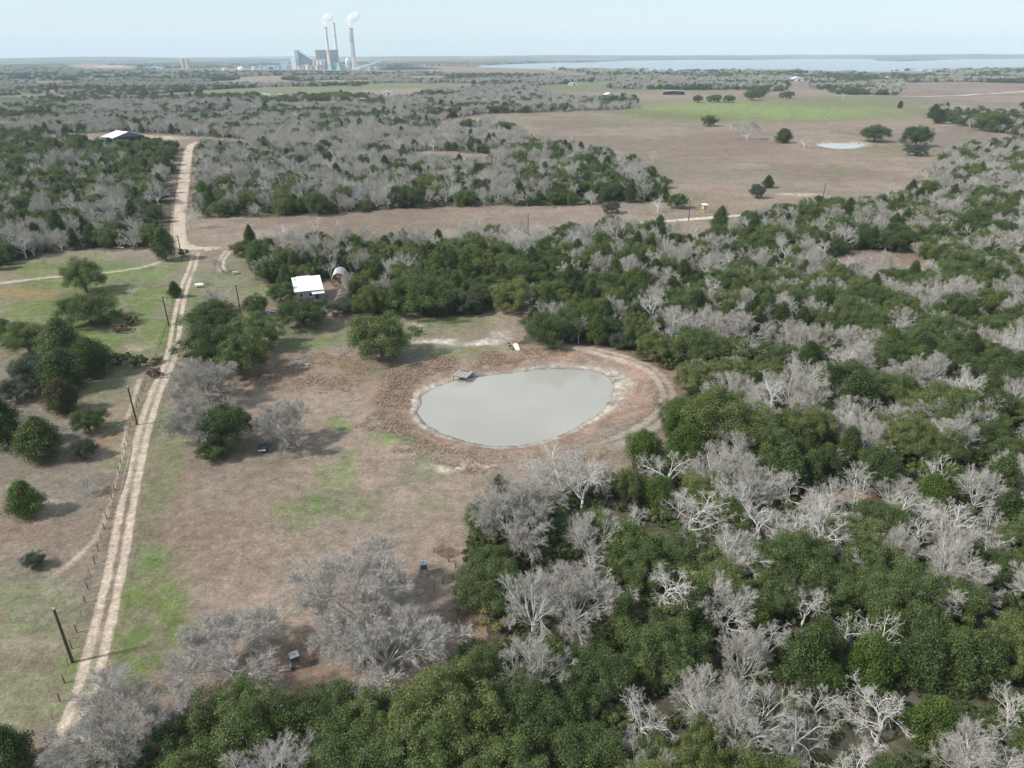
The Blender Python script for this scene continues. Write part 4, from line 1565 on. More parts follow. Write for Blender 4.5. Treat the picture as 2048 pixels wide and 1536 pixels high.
gable_barn('metal_barn', 'large open barn with bright white roof beyond the cedar wood', 250, 287, 24, 18, 5.0, 3.6, R(52), 'blue_grey', 'white_metal', True)
gable_barn('long_shed', 'long low open-fronted shed on the rise of the big field', 1347, 187, 36, 8, 5.2, 1.2, R(-2), 'blue_grey', 'pale_metal', True, 'shed')
gable_barn('white_barn', 'white metal barn with a gable roof among trees beyond the field', 1217, 194, 14, 14, 5, 3, R(15), 'plant_aqua', 'white_metal')
gable_barn('white_barn', 'bright white barn at the end of the pale lane by the wood', 1593, 161, 27, 18, 6, 4, R(5), 'plant_white', 'white_metal')
gable_barn('low_shed', 'low pale shed in the small green pasture', 1146, 171, 18, 8, 4, 1.5, R(3), 'plant_white', 'white_metal', cat='shed')
gable_barn('long_house', 'long low white farm building before dark far trees', 526, 194, 23, 9, 4, 1.6, R(4), 'plant_white', 'white_metal', cat='building')
gable_barn('white_shed', 'small white shed next to the long low farm building', 559, 194, 11, 7, 3.5, 1.4, R(4), 'plant_white', 'white_metal', cat='shed')
gable_barn('mobile_home', 'pale mobile home half hidden in grey leafless woods', 50, 226, 24, 7, 4.2, 1.2, R(6), 'plant_white', 'white_metal', cat='building')
gable_barn('mobile_home', 'low white building in woods below the pale mobile home', 4, 256, 18, 8, 4.0, 1.4, R(6), 'plant_white', 'white_metal', cat='building')
gable_barn('farm_house', 'white farmhouse in the grey woods toward the power plant', 775, 191, 16, 8, 5, 2.4, R(10), 'plant_white', 'white_metal', cat='house')
gable_barn('brick_building', 'flat tan building in the grey woods near the white farmhouse', 720, 206, 16, 9, 5.5, 0.6, R(-6), 'tan_wall', 'tan_wall', cat='building')
gable_barn('farm_house', 'pale house half hidden by trees above the far lane', 1775, 160, 26, 10, 5, 2.5, R(3), 'plant_white', 'pale_metal', cat='house')
gable_barn('hunting_cabin', 'small dark cabin with grey roof beside the wood clearing', 1768, 492, 7, 5, 2.7, 1.4, R(20), 'dark_metal', 'grey_metal', cat='cabin')
gable_barn('pump_house', 'white and aqua works building on the flat beyond the woods', 309, 140, 85, 40, 13, 3, R(2), 'plant_aqua', 'plant_white', cat='building')
gable_barn('ash_shed', 'long pale aqua storage shed in the plant yard', 540, 140, 92, 45, 13, 5, R(2), 'plant_aqua', 'plant_aqua', cat='shed')


def truck():
    x, y, z = at(266, 289)
    e = thing('pickup_truck', 'white pickup truck parked in front of the open barn', 'truck', (x, y, z), R(8))
    pr = [(-2.7, .5), (2.7, .5), (2.7, 1.1), (1.6, 1.2), (0.95, 1.85), (-0.7, 1.85), (-0.85, 1.2), (-2.7, 1.2)]
    MB().prism(pr, -0.95, 0.95).build('body', 'vehicle_white', e)
    for s in (-1, 1):
        MB().box((0.1, s * 0.96, 1.5), (1.3, 0.03, 0.42)).build('window', 'glass_dark', e)
        for wx in (-1.7, 1.75):
            wl = MB().tube((wx, s * 0.78, 0.4), (wx, s * 1.0, 0.4), 0.4, n=14).build('wheel', 'tyre', e)
            MB().tube((wx, s * 1.005, 0.4), (wx, s * 1.02, 0.4), 0.22, n=10).build('rim', 'pale_metal', wl)
        MB().box((2.71, s * 0.7, 0.95), (0.04, 0.35, 0.2)).build('headlight', 'glass_dark', e)


truck()


# ------------------------------------------------------------------ power plant far behind
def plant():
    YB = 139.0

    def pos(px, y=YB):
        x, y_ = P(px, y)
        return float(x), float(y_)
    S = mpp(655, YB) * 1.0

    def base(name, label, cat, px, y=YB, group=None, rz=0.0):
        x, y_ = pos(px, y)
        return thing(name, label, cat, (x, y_, tz(x, y_) - 0.3), rz, group)

    def stack(px, ybase, ytop, wpx, label):
        s = mpp(px, ybase)
        h = (ybase - ytop) * s * 1.01
        r = wpx * s / 2
        e = base('smokestack', label, 'smokestack', px, ybase, 'power plant smokestacks')
        MB().lathe([(r * 1.12, 0), (r, h * .2), (r * 0.9, h * .5), (r * .78, h)], n=24).build('shaft', 'concrete', e)
        for f in (0.42, 0.72):
            rr = r * (1.0 - 0.22 * f) + 0.9
            MB().lathe([(rr, -1), (rr, 1)], (0, 0, h * f), 24).build('gallery', 'concrete_dark', e)
        MB().lathe([(r * .80, 0), (r * .80, 4.5), (r * .6, 4.6)], (0, 0, h - 3.0), 24).build('rim', 'concrete_dark', e)
        return e, h, r

    stack(660, 139.5, 65, 6.0, 'slender pale concrete smokestack in front of the boiler house')
    stack(676, 136.5, 56, 6.4, 'tallest slender smokestack standing behind the other slender one')
    stack(709, 139.0, 66, 9.5, 'thick pale concrete smokestack beside the coal pile')

    def block(e, px0, px1, y0, y1, depth, mat, name, dy=0.0, ref=None, slope=0.0):
        """box part between two plan-view columns, from height mark y1 up to y0"""
        ox, oy, oz = e.location
        s = oy / 1560.0 * 1.0
        k = mpp(660, YB)
        cx = pos((px0 + px1) / 2)[0] - ox
        w = (px1 - px0) * k
        z0, z1 = max((YB - y1) * k, 0), (YB - y0) * k
        pts = []
        for yy in (dy - depth / 2, dy + depth / 2):
            pts += [(cx - w/2, yy, z0), (cx + w/2, yy, z0), (cx + w/2, yy, z1 - slope * k), (cx - w/2, yy, z1)]
        return MB().poly(pts, [(0, 1, 2, 3), (7, 6, 5, 4), (0, 4, 5, 1), (3, 2, 6, 7), (0, 3, 7, 4), (1, 5, 6, 2)]).build(name, mat, e)

    e = base('boiler_house', 'tall blue-grey boiler house with white roof behind two smokestacks', 'boiler house', 649)
    block(e, 631, 671, 103.5, 139, 60, 'plant_blue', 'wall', 60)
    block(e, 629, 672, 102.2, 103.5, 66, 'plant_white', 'roof', 60)
    for k in range(6):
        block(e, 632.5 + k * 6.2, 634.0 + k * 6.2, 105, 121, 4, 'concrete_dark', 'duct', 26)
    block(e, 627, 655, 120, 139, 30, 'plant_tan', 'lower_block', 10)
    for k in range(4):
        block(e, 629 + k * 6.5, 633 + k * 6.5, 122.5, 130, 6, ('plant_tan', 'concrete', 'plant_white', 'plant_tan')[k], 'vent_tower', -10)
    e = base('boiler_house', 'stepped aqua and blue boiler house with a sloping conveyor roof', 'boiler house', 607)
    block(e, 600, 626, 107, 139, 50, 'plant_blue', 'wall', 30, slope=13)
    block(e, 595.5, 601, 104, 139, 40, 'plant_aqua', 'lift_tower', 0)
    block(e, 588, 597, 116, 139, 40, 'plant_white', 'white_block', -6)
    block(e, 594, 604, 102.6, 104, 44, 'plant_white', 'roof', 0)
    ox = e.location.x
    k = mpp(660, YB)
    MB().box((pos(613)[0] - ox, 2, (YB - 112.5) * k), (30 * k, 8, 1.6 * k), ry=math.atan2(12, 24)).build('conveyor', 'plant_white', e)
    for i, (a, b, t, m_) in enumerate([(566, 579, 125.5, 'plant_aqua'), (580, 586, 131, 'plant_blue'), (598, 604, 133, 'plant_white'), (606, 612, 131, 'plant_tan'), (614, 620, 129, 'plant_white'),
                                       (622, 628, 132, 'plant_tan'), (634, 639, 131, 'plant_white'), (642, 647, 133, 'plant_tan'), (684, 690, 130, 'plant_tan'), (719, 724, 130, 'plant_aqua'),
                                       (733, 743, 130, 'plant_aqua'), (556, 566, 135, 'plant_white')]):
        q = base('plant_shed', ('aqua', 'blue', 'white', 'tan', 'white', 'tan', 'white', 'tan', 'tan', 'aqua', 'aqua', 'low white')[i] + ' block building ' +
                 ('standing apart beside the stepped boiler house', 'between the aqua block and stepped boiler house', 'at the foot of the stepped boiler house', 'between the two boiler houses, lowest', 'tallest between the two boiler houses',
                  'against the wall of big boiler house', 'in front of big boiler house', 'directly in front of slender smokestack', 'between slender and thick smokestacks', 'narrow, just beside the thick smokestack',
                  'wide, at the conveyor foot by coal pile', 'beside the aqua storage shed').__getitem__(i), 'building', (a + b) / 2)
        block(q, a, b, t, 139, 25, m_, 'wall', -20)
        block(q, a - .3, b + .3, t - .7, t, 28, 'plant_white', 'roof', -20)
    for i, (a, b, t) in enumerate([(656, 664, 128), (673, 681, 128)]):
        q = base('hopper_tower', ('aqua hopper tower at the foot of slender smokestack', 'aqua hopper tower under the tallest smokestack')[i], 'hopper', (a + b) / 2, 139.6)
        w = (b - a) * k
        MB().poly([(-w/2, -8, 0), (w/2, -8, 0), (w/2, 8, 0), (-w/2, 8, 0), (-w*.2, -4, (139 - t) * k), (w*.2, -4, (139 - t) * k), (w*.2, 4, (139 - t) * k), (-w*.2, 4, (139 - t) * k)],
                  [(0, 3, 2, 1), (4, 5, 6, 7), (0, 1, 5, 4), (1, 2, 6, 5), (2, 3, 7, 6), (3, 0, 4, 7)]).build('wall', 'plant_aqua', q)
        MB().box((0, 0, (139 - t) * k + 2), (w * .5, 10, 4)).build('cap', 'plant_white', q)
    q = base('storage_silo', 'fat white domed silo touching the thick smokestack', 'silo', 697)
    MB().lathe([(11.5, 0), (11.5, 36), (10, 43), (6, 48), (0.5, 50)], n=20).build('wall', 'plant_white', q)
    MB().lathe([(11.9, -1), (11.9, 1)], (0, 0, 24), 20).build('band', 'plant_tan', q)
    for i, px in enumerate((368, 377)):
        q = base('concrete_silo', ('tan concrete silo, taller of the pair on the flat', 'tan concrete silo, shorter of the pair on the flat')[i], 'silo', px, 138, 'pair of silos')
        h = (46, 42)[i]
        MB().lathe([(9.5, 0), (9.5, h), (9, h + 1)], n=20).build('wall', 'plant_tan', q)
        MB().lathe([(4, 0), (4, 3), (0.5, 4.5)], (0, 0, h + .8), 12).build('cap', 'concrete', q)
    q = base('storage_dome', 'round pale dome on the plant flat', 'dome', 482, 139)
    MB().lathe([(18, 0), (17, 5), (14, 11), (8, 15), (0.5, 17)], n=20).build('shell', 'concrete', q)
    MB().lathe([(2, 0), (2, 2)], (0, 0, 16.5), 10).build('vent', 'concrete_dark', q)
    for px_, r_, h_, lb in ((450, 12, 9, 'low white tank between the silos and the pale dome'), (508, 9, 14, 'white tank beside the long aqua storage shed'), (584, 8, 12, 'small white tank at the foot of stepped boiler house'),
                            (716, 7, 13, 'small white tank just beyond the thick smokestack'), (752, 8, 9, 'low white tank under the coal conveyor')):
        q = base('storage_tank', lb, 'tank', px_, 139)
        MB().lathe([(r_, 0), (r_, h_), (r_ * .5, h_ * 1.12), (0.5, h_ * 1.16)], n=18).build('wall', 'plant_white', q)
        MB().lathe([(r_ + .4, -.4), (r_ + .4, .4)], (0, 0, h_), 18).build('rim', 'plant_tan', q)
    # inclined conveyor and head house
    q = base('coal_conveyor', 'inclined conveyor rising to an aqua head house above the coal', 'conveyor', 745, 140)
    ox = q.location.x
    a, b = (pos(716)[0] - ox, 3.0), (pos(765)[0] - ox, 34.0)
    MB().box(((a[0] + b[0]) / 2, 0, (a[1] + b[1]) / 2), (math.hypot(b[0] - a[0], b[1] - a[1]), 5, 4.5), ry=-math.atan2(b[1] - a[1], b[0] - a[0])).build('gallery', 'plant_white', q)
    for f in (0.3, 0.55, 0.8):
        MB().box((a[0] + (b[0] - a[0]) * f, 0, (a[1] + (b[1] - a[1]) * f) / 2 - 1), (3, 5, a[1] + (b[1] - a[1]) * f - 2)).build('trestle', 'concrete_dark', q)
    MB().box((b[0] + 4, 0, 34), (20, 16, 12)).build('head_house', 'plant_aqua', q)
    MB().box((b[0] + 4, 0, 14), (6, 8, 28)).build('leg', 'concrete_dark', q)
    # coal pile
    nx, ny = 46, 16
    x0, x1 = pos(757)[0], pos(905)[0]
    yy = pos(800)[1]
    g = np.array([(x0 + (x1 - x0) * i / (nx - 1), yy - 60 + 180 * j / (ny - 1)) for j in range(ny) for i in range(nx)])
    u = np.tile(np.linspace(0, 1, nx), ny)
    w = np.repeat(np.linspace(-1, 1, ny), nx)
    hz_ = 19 * np.clip(np.minimum(u * 6, 1.0) * (1 - u) ** 0.9, 0, 1) * np.clip(1 - np.abs(w) ** 1.5, 0, 1) * (0.8 + 0.4 * fbm(g[:, 0], g[:, 1], 60, 5, 3))
    i, j = np.meshgrid(np.arange(ny - 1), np.arange(nx - 1), indexing='ij')
    qd = np.stack((i * nx + j, i * nx + j + 1, (i + 1) * nx + j + 1, (i + 1) * nx + j), -1).reshape(-1, 4)
    cp = link(bpy.data.objects.new('coal_pile', mesh_np('coal_pile', np.column_stack((g, hz_ + tz(*g.mean(axis=0)) - 0.4)), [qd], 'coal', True)))
    tag(cp, 'long black coal pile sloping down beside the power plant', 'coal pile')
    for i, (px, yb, yt) in enumerate(((649, 150, 128), (740, 152, 141))):
        q = base('transmission_mast', ('tall pale transmission mast in the woods before boiler house', 'short pale transmission mast in the woods before the coal yard')[i], 'mast', px, yb)
        h = (yb - yt) * mpp(px, yb)
        m = MB()
        for sx in (-1, 1):
            for sy in (-1, 1):
                m.tube((sx * 2.0, sy * 2.0, 0), (sx * .4, sy * .4, h), 0.35, 0.25, 5)
        for kk in range(7):
            f, f2 = kk / 7, (kk + 1) / 7
            a_, b_ = 2.0 - 1.6 * f, 2.0 - 1.6 * f2
            m.tube((-a_, -a_, h * f), (b_, -b_, h * f2), 0.2, n=4)
        m.build('lattice', 'plant_white', q)
        for f in (0.75, 0.9):
            MB().box((0, 0, h * f), (h * 0.28, 0.5, 0.6)).build('crossarm', 'plant_white', q)

    # steam plumes
    m, nt = new_mat('steam')
    out = node(nt, 'ShaderNodeOutputMaterial')
    pv = node(nt, 'ShaderNodeVolumePrincipled')
    pv.inputs['Color'].default_value = (0.98, 0.98, 0.98, 1)
    pv.inputs['Density'].default_value = 0.13
    pv.inputs['Anisotropy'].default_value = -0.2
    tcv = node(nt, 'ShaderNodeTexCoord')
    nzv = node(nt, 'ShaderNodeTexNoise')
    nzv.inputs['Scale'].default_value = 0.06
    nzv.inputs['Detail'].default_value = 3
    mrv = node(nt, 'ShaderNodeMapRange')
    mrv.inputs['From Min'].default_value = 0.42
    mrv.inputs['From Max'].default_value = 0.62
    mrv.inputs['To Max'].default_value = 0.16
    nt.links.new(tcv.outputs['Object'], nzv.inputs['Vector'])
    nt.links.new(nzv.outputs['Fac'], mrv.inputs['Value'])
    nt.links.new(mrv.outputs[0], pv.inputs['Density'])
    nt.links.new(pv.outputs[0], out.inputs['Volume'])

    def plume(px, ybase, ytop, path, label):
        s = mpp(px, ybase)
        x, y = pos(px, ybase)
        h = (ybase - ytop) * s
        line = catmull([(a * s, 0.0) for a, b, r in path], 6)[:, 0]
        zz = catmull([(b * s, 0.0) for a, b, r in path], 6)[:, 0]
        rr = catmull([(r * s * 1.55, 0.0) for a, b, r in path], 6)[:, 0]
        n, pts, fs = 18, [], []
        for i_ in range(len(line)):
            for k_ in range(n):
                t = 2 * math.pi * k_ / n
                b = 1 + 0.55 * (float(fbm(np.array([line[i_] + 40 * math.cos(t) + px]), np.array([zz[i_] + 40 * math.sin(t)]), 14, 7, 3)[0]) - 0.5)
                r = rr[i_] * b
                pts.append((line[i_] - r * math.cos(t) * 0.66, r * math.sin(t), zz[i_] + r * math.cos(t) * 0.75))
        for i_ in range(len(line) - 1):
            for k_ in range(n):
                fs.append((i_ * n + k_, i_ * n + (k_ + 1) % n, (i_ + 1) * n + (k_ + 1) % n, (i_ + 1) * n + k_))
        fs.append(tuple(range(n - 1, -1, -1)))
        mm = (len(line) - 1) * n
        fs.append(tuple(range(mm, mm + n)))
        o = MB().poly(pts, fs).build('steam_plume', 'steam', None, (x, y, h + 3))
        bpy_m = o.data
        for p_ in bpy_m.polygons:
            p_.use_smooth = True
        import bmesh
        bm = bmesh.new()
        bm.from_mesh(bpy_m)
        bmesh.ops.recalc_face_normals(bm, faces=bm.faces)
        bm.to_mesh(bpy_m)
        bm.free()
        tag(o, label, 'steam', 'steam plumes', 'stuff')

    plume(657, 139.5, 65, [(-1.5, 0, 1.6), (-0.5, 4, 3.4), (2, 10, 4.8), (7, 14, 5.2), (12, 18, 4.8), (15, 22, 4.2), (16.5, 26, 3.0), (17, 28.5, 0.8)], 'white steam plume drifting from the slender front smokestack')
    plume(705, 139, 66, [(-1.0, 0, 2.0), (0.5, 5, 4.0), (4, 11, 5.2), (9, 16, 5.6), (14, 20, 5.4), (18, 23, 4.4), (21, 26, 2.6), (22, 27.5, 0.6)], 'white steam plume drifting from the thick smokestack')


plant()

# ------------------------------------------------------------------ trees that stand out, one by one
LANDMARK = []
HAND = [
    # key, crown centre x, y, crown width, label, leaf override, height stretch
    ('oak0', 760, 668, 118, 'round dark live oak standing alone between house and pond', None, 1.0),
    ('oak1', 606, 618, 100, 'broad live oak hiding the front of the white-roofed house', None, .72),
    ('oak2', 686, 609, 60, 'grey-green live oak in front of the red cabin', 'grey_leaves', .72),
    ('olive0', 741, 594, 56, 'tall yellowish-green oak near the cabin at the lawn edge', 'olive_leaves', 1.35),
    ('oak2', 838, 584, 120, 'wide live oak at the lawn edge next to a yellowish-green oak', None, 1.0),
    ('oak1', 936, 600, 56, 'small grey-green live oak beside a pale leafless tree on the lawn edge', 'grey_leaves', 1.0),
    ('olive0', 1024, 582, 80, 'rounded olive-green oak leaning over the lawn corner', 'olive_leaves', .95),
    ('oak0', 560, 582, 48, 'small dark live oak against the end wall of the house', None, 1.0),
    ('oak1', 509, 606, 50, 'small live oak next to the scrap pile', None, 1.0),
    ('oak2', 425, 632, 105, 'dark live oak at the driveway, back of the four-oak clump', None, .85),
    ('oak0', 424, 688, 112, 'dark live oak of the four-oak clump nearest the driveway bend', None, 1.0),
    ('oak1', 480, 702, 104, 'largest dark live oak of the four-oak clump beside the rough weeds', None, 1.05),
    ('olive0', 510, 657, 88, 'olive-tinted live oak of the four-oak clump facing the lawn', 'oak_leaves', .9),
    ('oak1', 163, 542, 76, 'spreading dark oak with visible trunk beside the side track', None, 1.1),
    ('oak2', 174, 616, 106, 'low wide dark shrubby oak in the green paddock', None, .8),
    ('oak0', 52, 672, 84, 'dark oak at the back of the paddock thicket', None, 1.0),
    ('cedar0', 122, 682, 80, 'tall dark juniper in the middle of the paddock thicket', 'oak_leaves', .8),
    ('roundcedar0', 178, 712, 66, 'rounded dark green juniper at the end of the paddock thicket', 'cedar_leaves', 1.0),
    ('oak2', 66, 738, 92, 'grey-green oak at the front of the paddock thicket', 'grey_leaves', 1.0),
    ('roundcedar0', 122, 738, 72, 'dense juniper at the foot of the paddock thicket', 'cedar_leaves', 1.0),
    ('oak1', 5, 655, 62, 'dark oak at the outer end of the paddock thicket', None, 1.0),
    ('oak0', 28, 776, 62, 'small grey-leaved oak below the paddock thicket', 'grey_leaves', 1.0),
    ('oak1', 175, 837, 62, 'small round dark oak standing alone by the cow path', None, 1.0),
    ('oak2', 166, 894, 46, 'small upright grey-green oak beside the cow path', 'grey_leaves', 1.3),
    ('oak0', 66, 1117, 40, 'little round grey-green shrub oak on bare paddock ground', 'grey_leaves', 1.0),
    ('cedar1', 119, 791, 56, 'brownish-green conical juniper in the dry paddock', 'bronze_leaves', .85),
    ('cedar0', 77, 872, 74, 'big dark green juniper beside a small leafless tree', None, .75),
    ('cedar1', 45, 992, 60, 'bushy bright green juniper alone on bare ground', 'bright_leaves', .85),
    ('cedar0', 2, 840, 62, 'dark juniper cut off at the paddock side', None, 1.1),
    ('cedar1', 348, 577, 24, 'little dark juniper at the driveway fence', None, .9),
    ('cedar0', 326, 485, 40, 'dark juniper at the corner where gravel road meets side track', None, 1.0),
    ('oak0', 485, 495, 46, 'low dark bush at the end of gravel road', 'bronze_leaves', .7),
    ('cedar0', 500, 476, 24, 'narrow dark juniper beside the bush at gravel road end', None, 1.5),
    ('shrub0', 240, 716, 36, 'small dark shrub in the paddock beside the thicket', None, 1.0),
    ('shrub0', 278, 720, 28, 'small dark shrub near the driveway fence with bare soil under it', None, 1.2),
    ('shrub0', 258, 640, 26, 'brown dry shrub in the green paddock, larger of two', 'dry_leaves', 1.0),
    ('shrub0', 241, 655, 30, 'brown dry shrub in the green paddock, flatter of two', 'dry_leaves', .7),
    ('shrub0', 366, 505, 20, 'dark little shrub at the foot of the roadside pole', None, 1.0),
    ('shrub0', 308, 745, 26, 'grey dry bush against the driveway fence', 'dry_leaves', .9),
    ('shrub0', 315, 720, 20, 'small grey dry bush tangled in the driveway fence', 'dry_leaves', .9),
    ('oak1', 448, 842, 104, 'tall dark oak wedged between leafless trees by the driveway', None, 1.15),
    ('oak0', 425, 895, 60, 'low dark green oak at the foot of the leafless grove', None, .9),
    ('dense0', 388, 835, 140, 'large hazy grey leafless tree at the driveway edge', None, 1.0),
    ('dense1', 566, 838, 112, 'hazy leafless tree beside the parked trailer', None, 1.0),
    ('dense1', 405, 750, 120, 'faint hazy leafless tree behind the driveway grove', None, .9),
    ('roundcedar0', 408, 764, 30, 'small bright juniper under the faint leafless tree', None, 1.0),
    ('fine1', 58, 838, 56, 'small hazy leafless tree behind the big juniper', None, 1.0),
    ('fine0', 172, 962, 42, 'tiny leafless sapling on bare paddock ground', None, 1.0),
    ('dense0', 450, 1285, 225, 'big hazy leafless tree on the brown meadow beside pale-lidded feeder', 'pale_bark', .9),
    ('dense1', 248, 1420, 230, 'big hazy leafless tree overhanging the driveway', None, .9),
    ('dense1', 705, 1158, 235, 'huge grey leafless tree on the meadow behind the paler one', 'pale_bark', .9),
    ('dense0', 775, 1270, 245, 'huge pale leafless tree with forking white limbs on the meadow', 'pale_bark', .9),
    ('fine2', 425, 590, 60, 'faint leafless tree in the yard by the gas tank', None, .9),
    ('fine1', 430, 526, 32, 'small leafless tree in the yard near the road end', None, 1.0),
    ('gnarly1', 385, 550, 28, 'small leafless tree leaning at the driveway beside the fence', None, 1.2),
    ('gnarly0', 281, 526, 30, 'small pale leafless tree beside the side track', None, 1.0),
    ('dead0', 262, 578, 26, 'bare spindly dead sapling in the green paddock', None, .6),
    ('dead0', 568, 455, 44, 'spreading dead tree standing in the brown strip field', None, .8),
    ('dead0', 631, 446, 34, 'upright dead tree with stub limbs in the brown strip field', None, 1.2),
    ('dead0', 678, 446, 26, 'thin pale dead tree at the edge of the brown strip field', None, 1.4),
    ('gnarly2', 372, 425, 46, 'leafless tree leaning over the gravel road edge', None, 1.1),
    ('gnarly0', 381, 340, 30, 'leafless tree by the far bend of gravel road', None, 1.0),
    ('gnarly1', 958, 442, 44, 'pale leafless tree standing out in the brown strip field', None, 1.0),
    ('gnarly0', 1056, 390, 46, 'pale leafless tree in front of evergreens across the strip field', None, 1.1),
    ('oak0', 1357, 400, 36, 'round oak on a short trunk beside the yellow stand', None, 1.0),
    ('oak1', 1328, 361, 26, 'small oak on a trunk at the corner of the big field', None, 1.1),
    ('gnarly2', 1317, 402, 32, 'pale leafless tree near two small oaks at field corner', None, 1.1),
    ('oak2', 1224, 413, 34, 'small dark oak standing in the strip field', 'grey_leaves', 1.0),
    ('cedar0', 1443, 434, 30, 'lone dark juniper beside the pale field road', None, 1.0),
    ('oak2', 1515, 380, 30, 'grey-green oak alone in the big brown field', 'grey_leaves', 1.3),
    ('cedar1', 1537, 362, 20, 'small dark juniper beside the grey-green field oak', None, .8),
    ('oak0', 1420, 240, 32, 'dark oak at the edge of the big green field', None, .8),
    ('fine0', 1498, 251, 52, 'pale leafless tree clump in the big field', None, .8),
    ('fine1', 1470, 252, 26, 'small pale leafless tree in the big field beside the clump', None, .9),
    ('cedar1', 1568, 270, 30, 'dark juniper bush near the small field pond', None, .6),
    ('gnarly0', 1612, 281, 44, 'pale grey tree beside the small field pond', None, .8),
    ('oak1', 1752, 263, 56, 'wide dark oak above the small field pond', None, .7),
    ('oak0', 1836, 270, 52, 'round dark oak in the field beyond the pond', None, .95),
    ('oak2', 1833, 299, 42, 'grey-green oak below the round dark field oak', 'grey_leaves', .7),
    ('oak1', 1396, 195, 20, 'small dark oak standing apart from the row on the field rise', None, .9),
    ('oak2', 1430, 196, 29, 'dark oak in the middle of the row on the field rise', None, .7),
    ('oak0', 1459, 197, 22, 'small dark oak ending the row on the field rise', None, .8),
    ('oak1', 1505, 188, 30, 'large dark oak on the field rise, front of a pair', None, .8),
    ('oak0', 1518, 183, 30, 'large dark oak on the field rise, back of a pair', None, .8),
    ('oak2', 1575, 188, 27, 'flat-topped dark oak above the green field', None, .7),
    ('cedar1', 1801, 210, 10, 'tiny dark juniper alone on the green field', None, .9),
    ('cedar0', 1870, 222, 22, 'dark juniper at the field side, upper of two', None, .7),
    ('cedar1', 1880, 235, 24, 'dark juniper at the field side, lower of two', None, .7),
    ('oak0', 1985, 242, 58, 'big dark oak in the tree row beyond the field pond', None, .8),
    ('oak0', 1010, 256, 36, 'dark round oak on the bank of the woodland pond', None, .9),
    ('oak2', 1044, 266, 20, 'small dark oak next to the round oak by woodland pond', None, .9),
    ('gnarly1', 1136, 284, 26, 'leafless tree on the edge of the brown field', None, 1.0),
    ('gnarly2', 1308, 310, 18, 'small leafless tree standing alone in the brown field', None, 1.3),
    ('dead0', 1688, 190, 12, 'thin dead tree beyond the green field', None, 1.2),
    # wood beside the pond
    ('dense1', 1040, 1015, 185, 'big hazy leafless tree bulging from the wood edge onto the meadow', None, .95),
    ('oak1', 985, 1120, 96, 'dark oak at the wood edge below the big hazy tree', None, 1.0),
    ('dense0', 1155, 1185, 175, 'tall white-limbed leafless tree in the wood edge', 'pale_bark', 1.15),
    ('fine1', 1065, 1190, 130, 'white-twigged leafless tree beside yellow shrubs at wood edge', 'pale_bark', 1.2),
    ('shrub0', 1000, 1225, 80, 'yellow-green shrub under white leafless trees at wood edge', 'yellow_leaves', .9),
    ('shrub0', 985, 1300, 60, 'bright yellow shrub at the lower corner of the meadow', 'yellow_leaves', .7),
    ('roundcedar0', 1255, 1090, 98, 'bright green rounded juniper among white leafless trees', 'bright_leaves', .8),
    ('olive0', 1452, 832, 152, 'large olive-yellow oak crown beside the pond wood', 'olive_leaves', .95),
    ('olive0', 1315, 690, 74, 'olive-green oak at the bend of the pond track', 'olive_leaves', .9),
    ('roundcedar0', 1288, 890, 62, 'bright green round juniper at the end of pond track', 'bright_leaves', .9),
    ('gnarly0', 1352, 935, 135, 'white gnarled leafless tree behind the round juniper', 'white_bark', .9),
    ('fine2', 1128, 932, 150, 'pale hazy leafless tree at the pond corner', 'pale_bark', .8),
    ('gnarly1', 1165, 960, 120, 'pale crooked leafless tree beside the pond corner', None, .9),
    ('gnarly2', 1385, 1010, 130, 'white crooked leafless tree among bright junipers', 'white_bark', 1.0),
    ('oak2', 1400, 690, 110, 'dark oak mass above the pond track bend', None, .9),
    ('oak0', 1095, 655, 90, 'dense dark oak at the corner of the pond wood and lawn', None, .9),
    ('oak1', 1150, 640, 80, 'dark oak behind the corner of the pond wood', None, 1.0),
    ('oak2', 1240, 680, 50, 'silvery grey-green shrub oak beside the pond track', 'grey_leaves', .9),
    ('gnarly1', 1158, 655, 40, 'white leafless tree poking from dark oaks at lawn corner', 'white_bark', 1.4),
    ('dense0', 1470, 650, 120, 'hazy tan leafless tree fan above the pond wood', None, .9),
    ('dense1', 1815, 750, 90, 'hazy tan leafless tree dome in the pond wood', None, .9),
    ('cedar0', 1720, 785, 75, 'dark green juniper standing out among grey trees', None, .8),
    ('cedar1', 1988, 665, 32, 'small very dark juniper among grey trees', None, .9),
    ('gnarly1', 1612, 1205, 100, 'white crooked leafless tree surrounded by evergreen crowns', 'white_bark', 1.0),
    ('dead0', 1762, 1260, 100, 'dead white snag with contorted limbs above the evergreens', 'white_bark', 1.1),
    ('dead0', 1700, 1255, 80, 'dead white limbs leaning over evergreens beside the snag', 'white_bark', .8),
    ('fine1', 1490, 1310, 110, 'hazy tan leafless tree beside evergreen crowns', None, 1.1),
    ('gnarly0', 1590, 1470, 150, 'large pale twisted leafless tree near the tan hazy one', 'white_bark', .9),
    ('gnarly2', 1770, 1430, 150, 'large pale leafless tree beside the yellow-green juniper', 'white_bark', .9),
    ('cedar1', 1872, 1440, 84, 'yellow-green juniper with bronze lower side', 'bright_leaves', 1.0),
    ('gnarly1', 1290, 1430, 120, 'pale leafless tree with curling limbs between oak crowns', 'white_bark', .9),
    ('fine2', 1960, 1520, 210, 'hazy leafless tree rising close at the wood corner', None, .8),
    ('fine1', 545, 1545, 190, 'pale leafless tree rising from the oaks at meadow foot', 'pale_bark', .8),
    # oaks along the foot of the meadow
    ('olive0', 480, 1430, 175, 'big green oak at the meadow foot beside the hazy tree', 'oak_leaves', .95),
    ('oak1', 340, 1495, 150, 'dark oak at the meadow foot by the driveway', None, .9),
    ('oak2', 215, 1530, 130, 'dark oak beside the start of the driveway', None, .8),
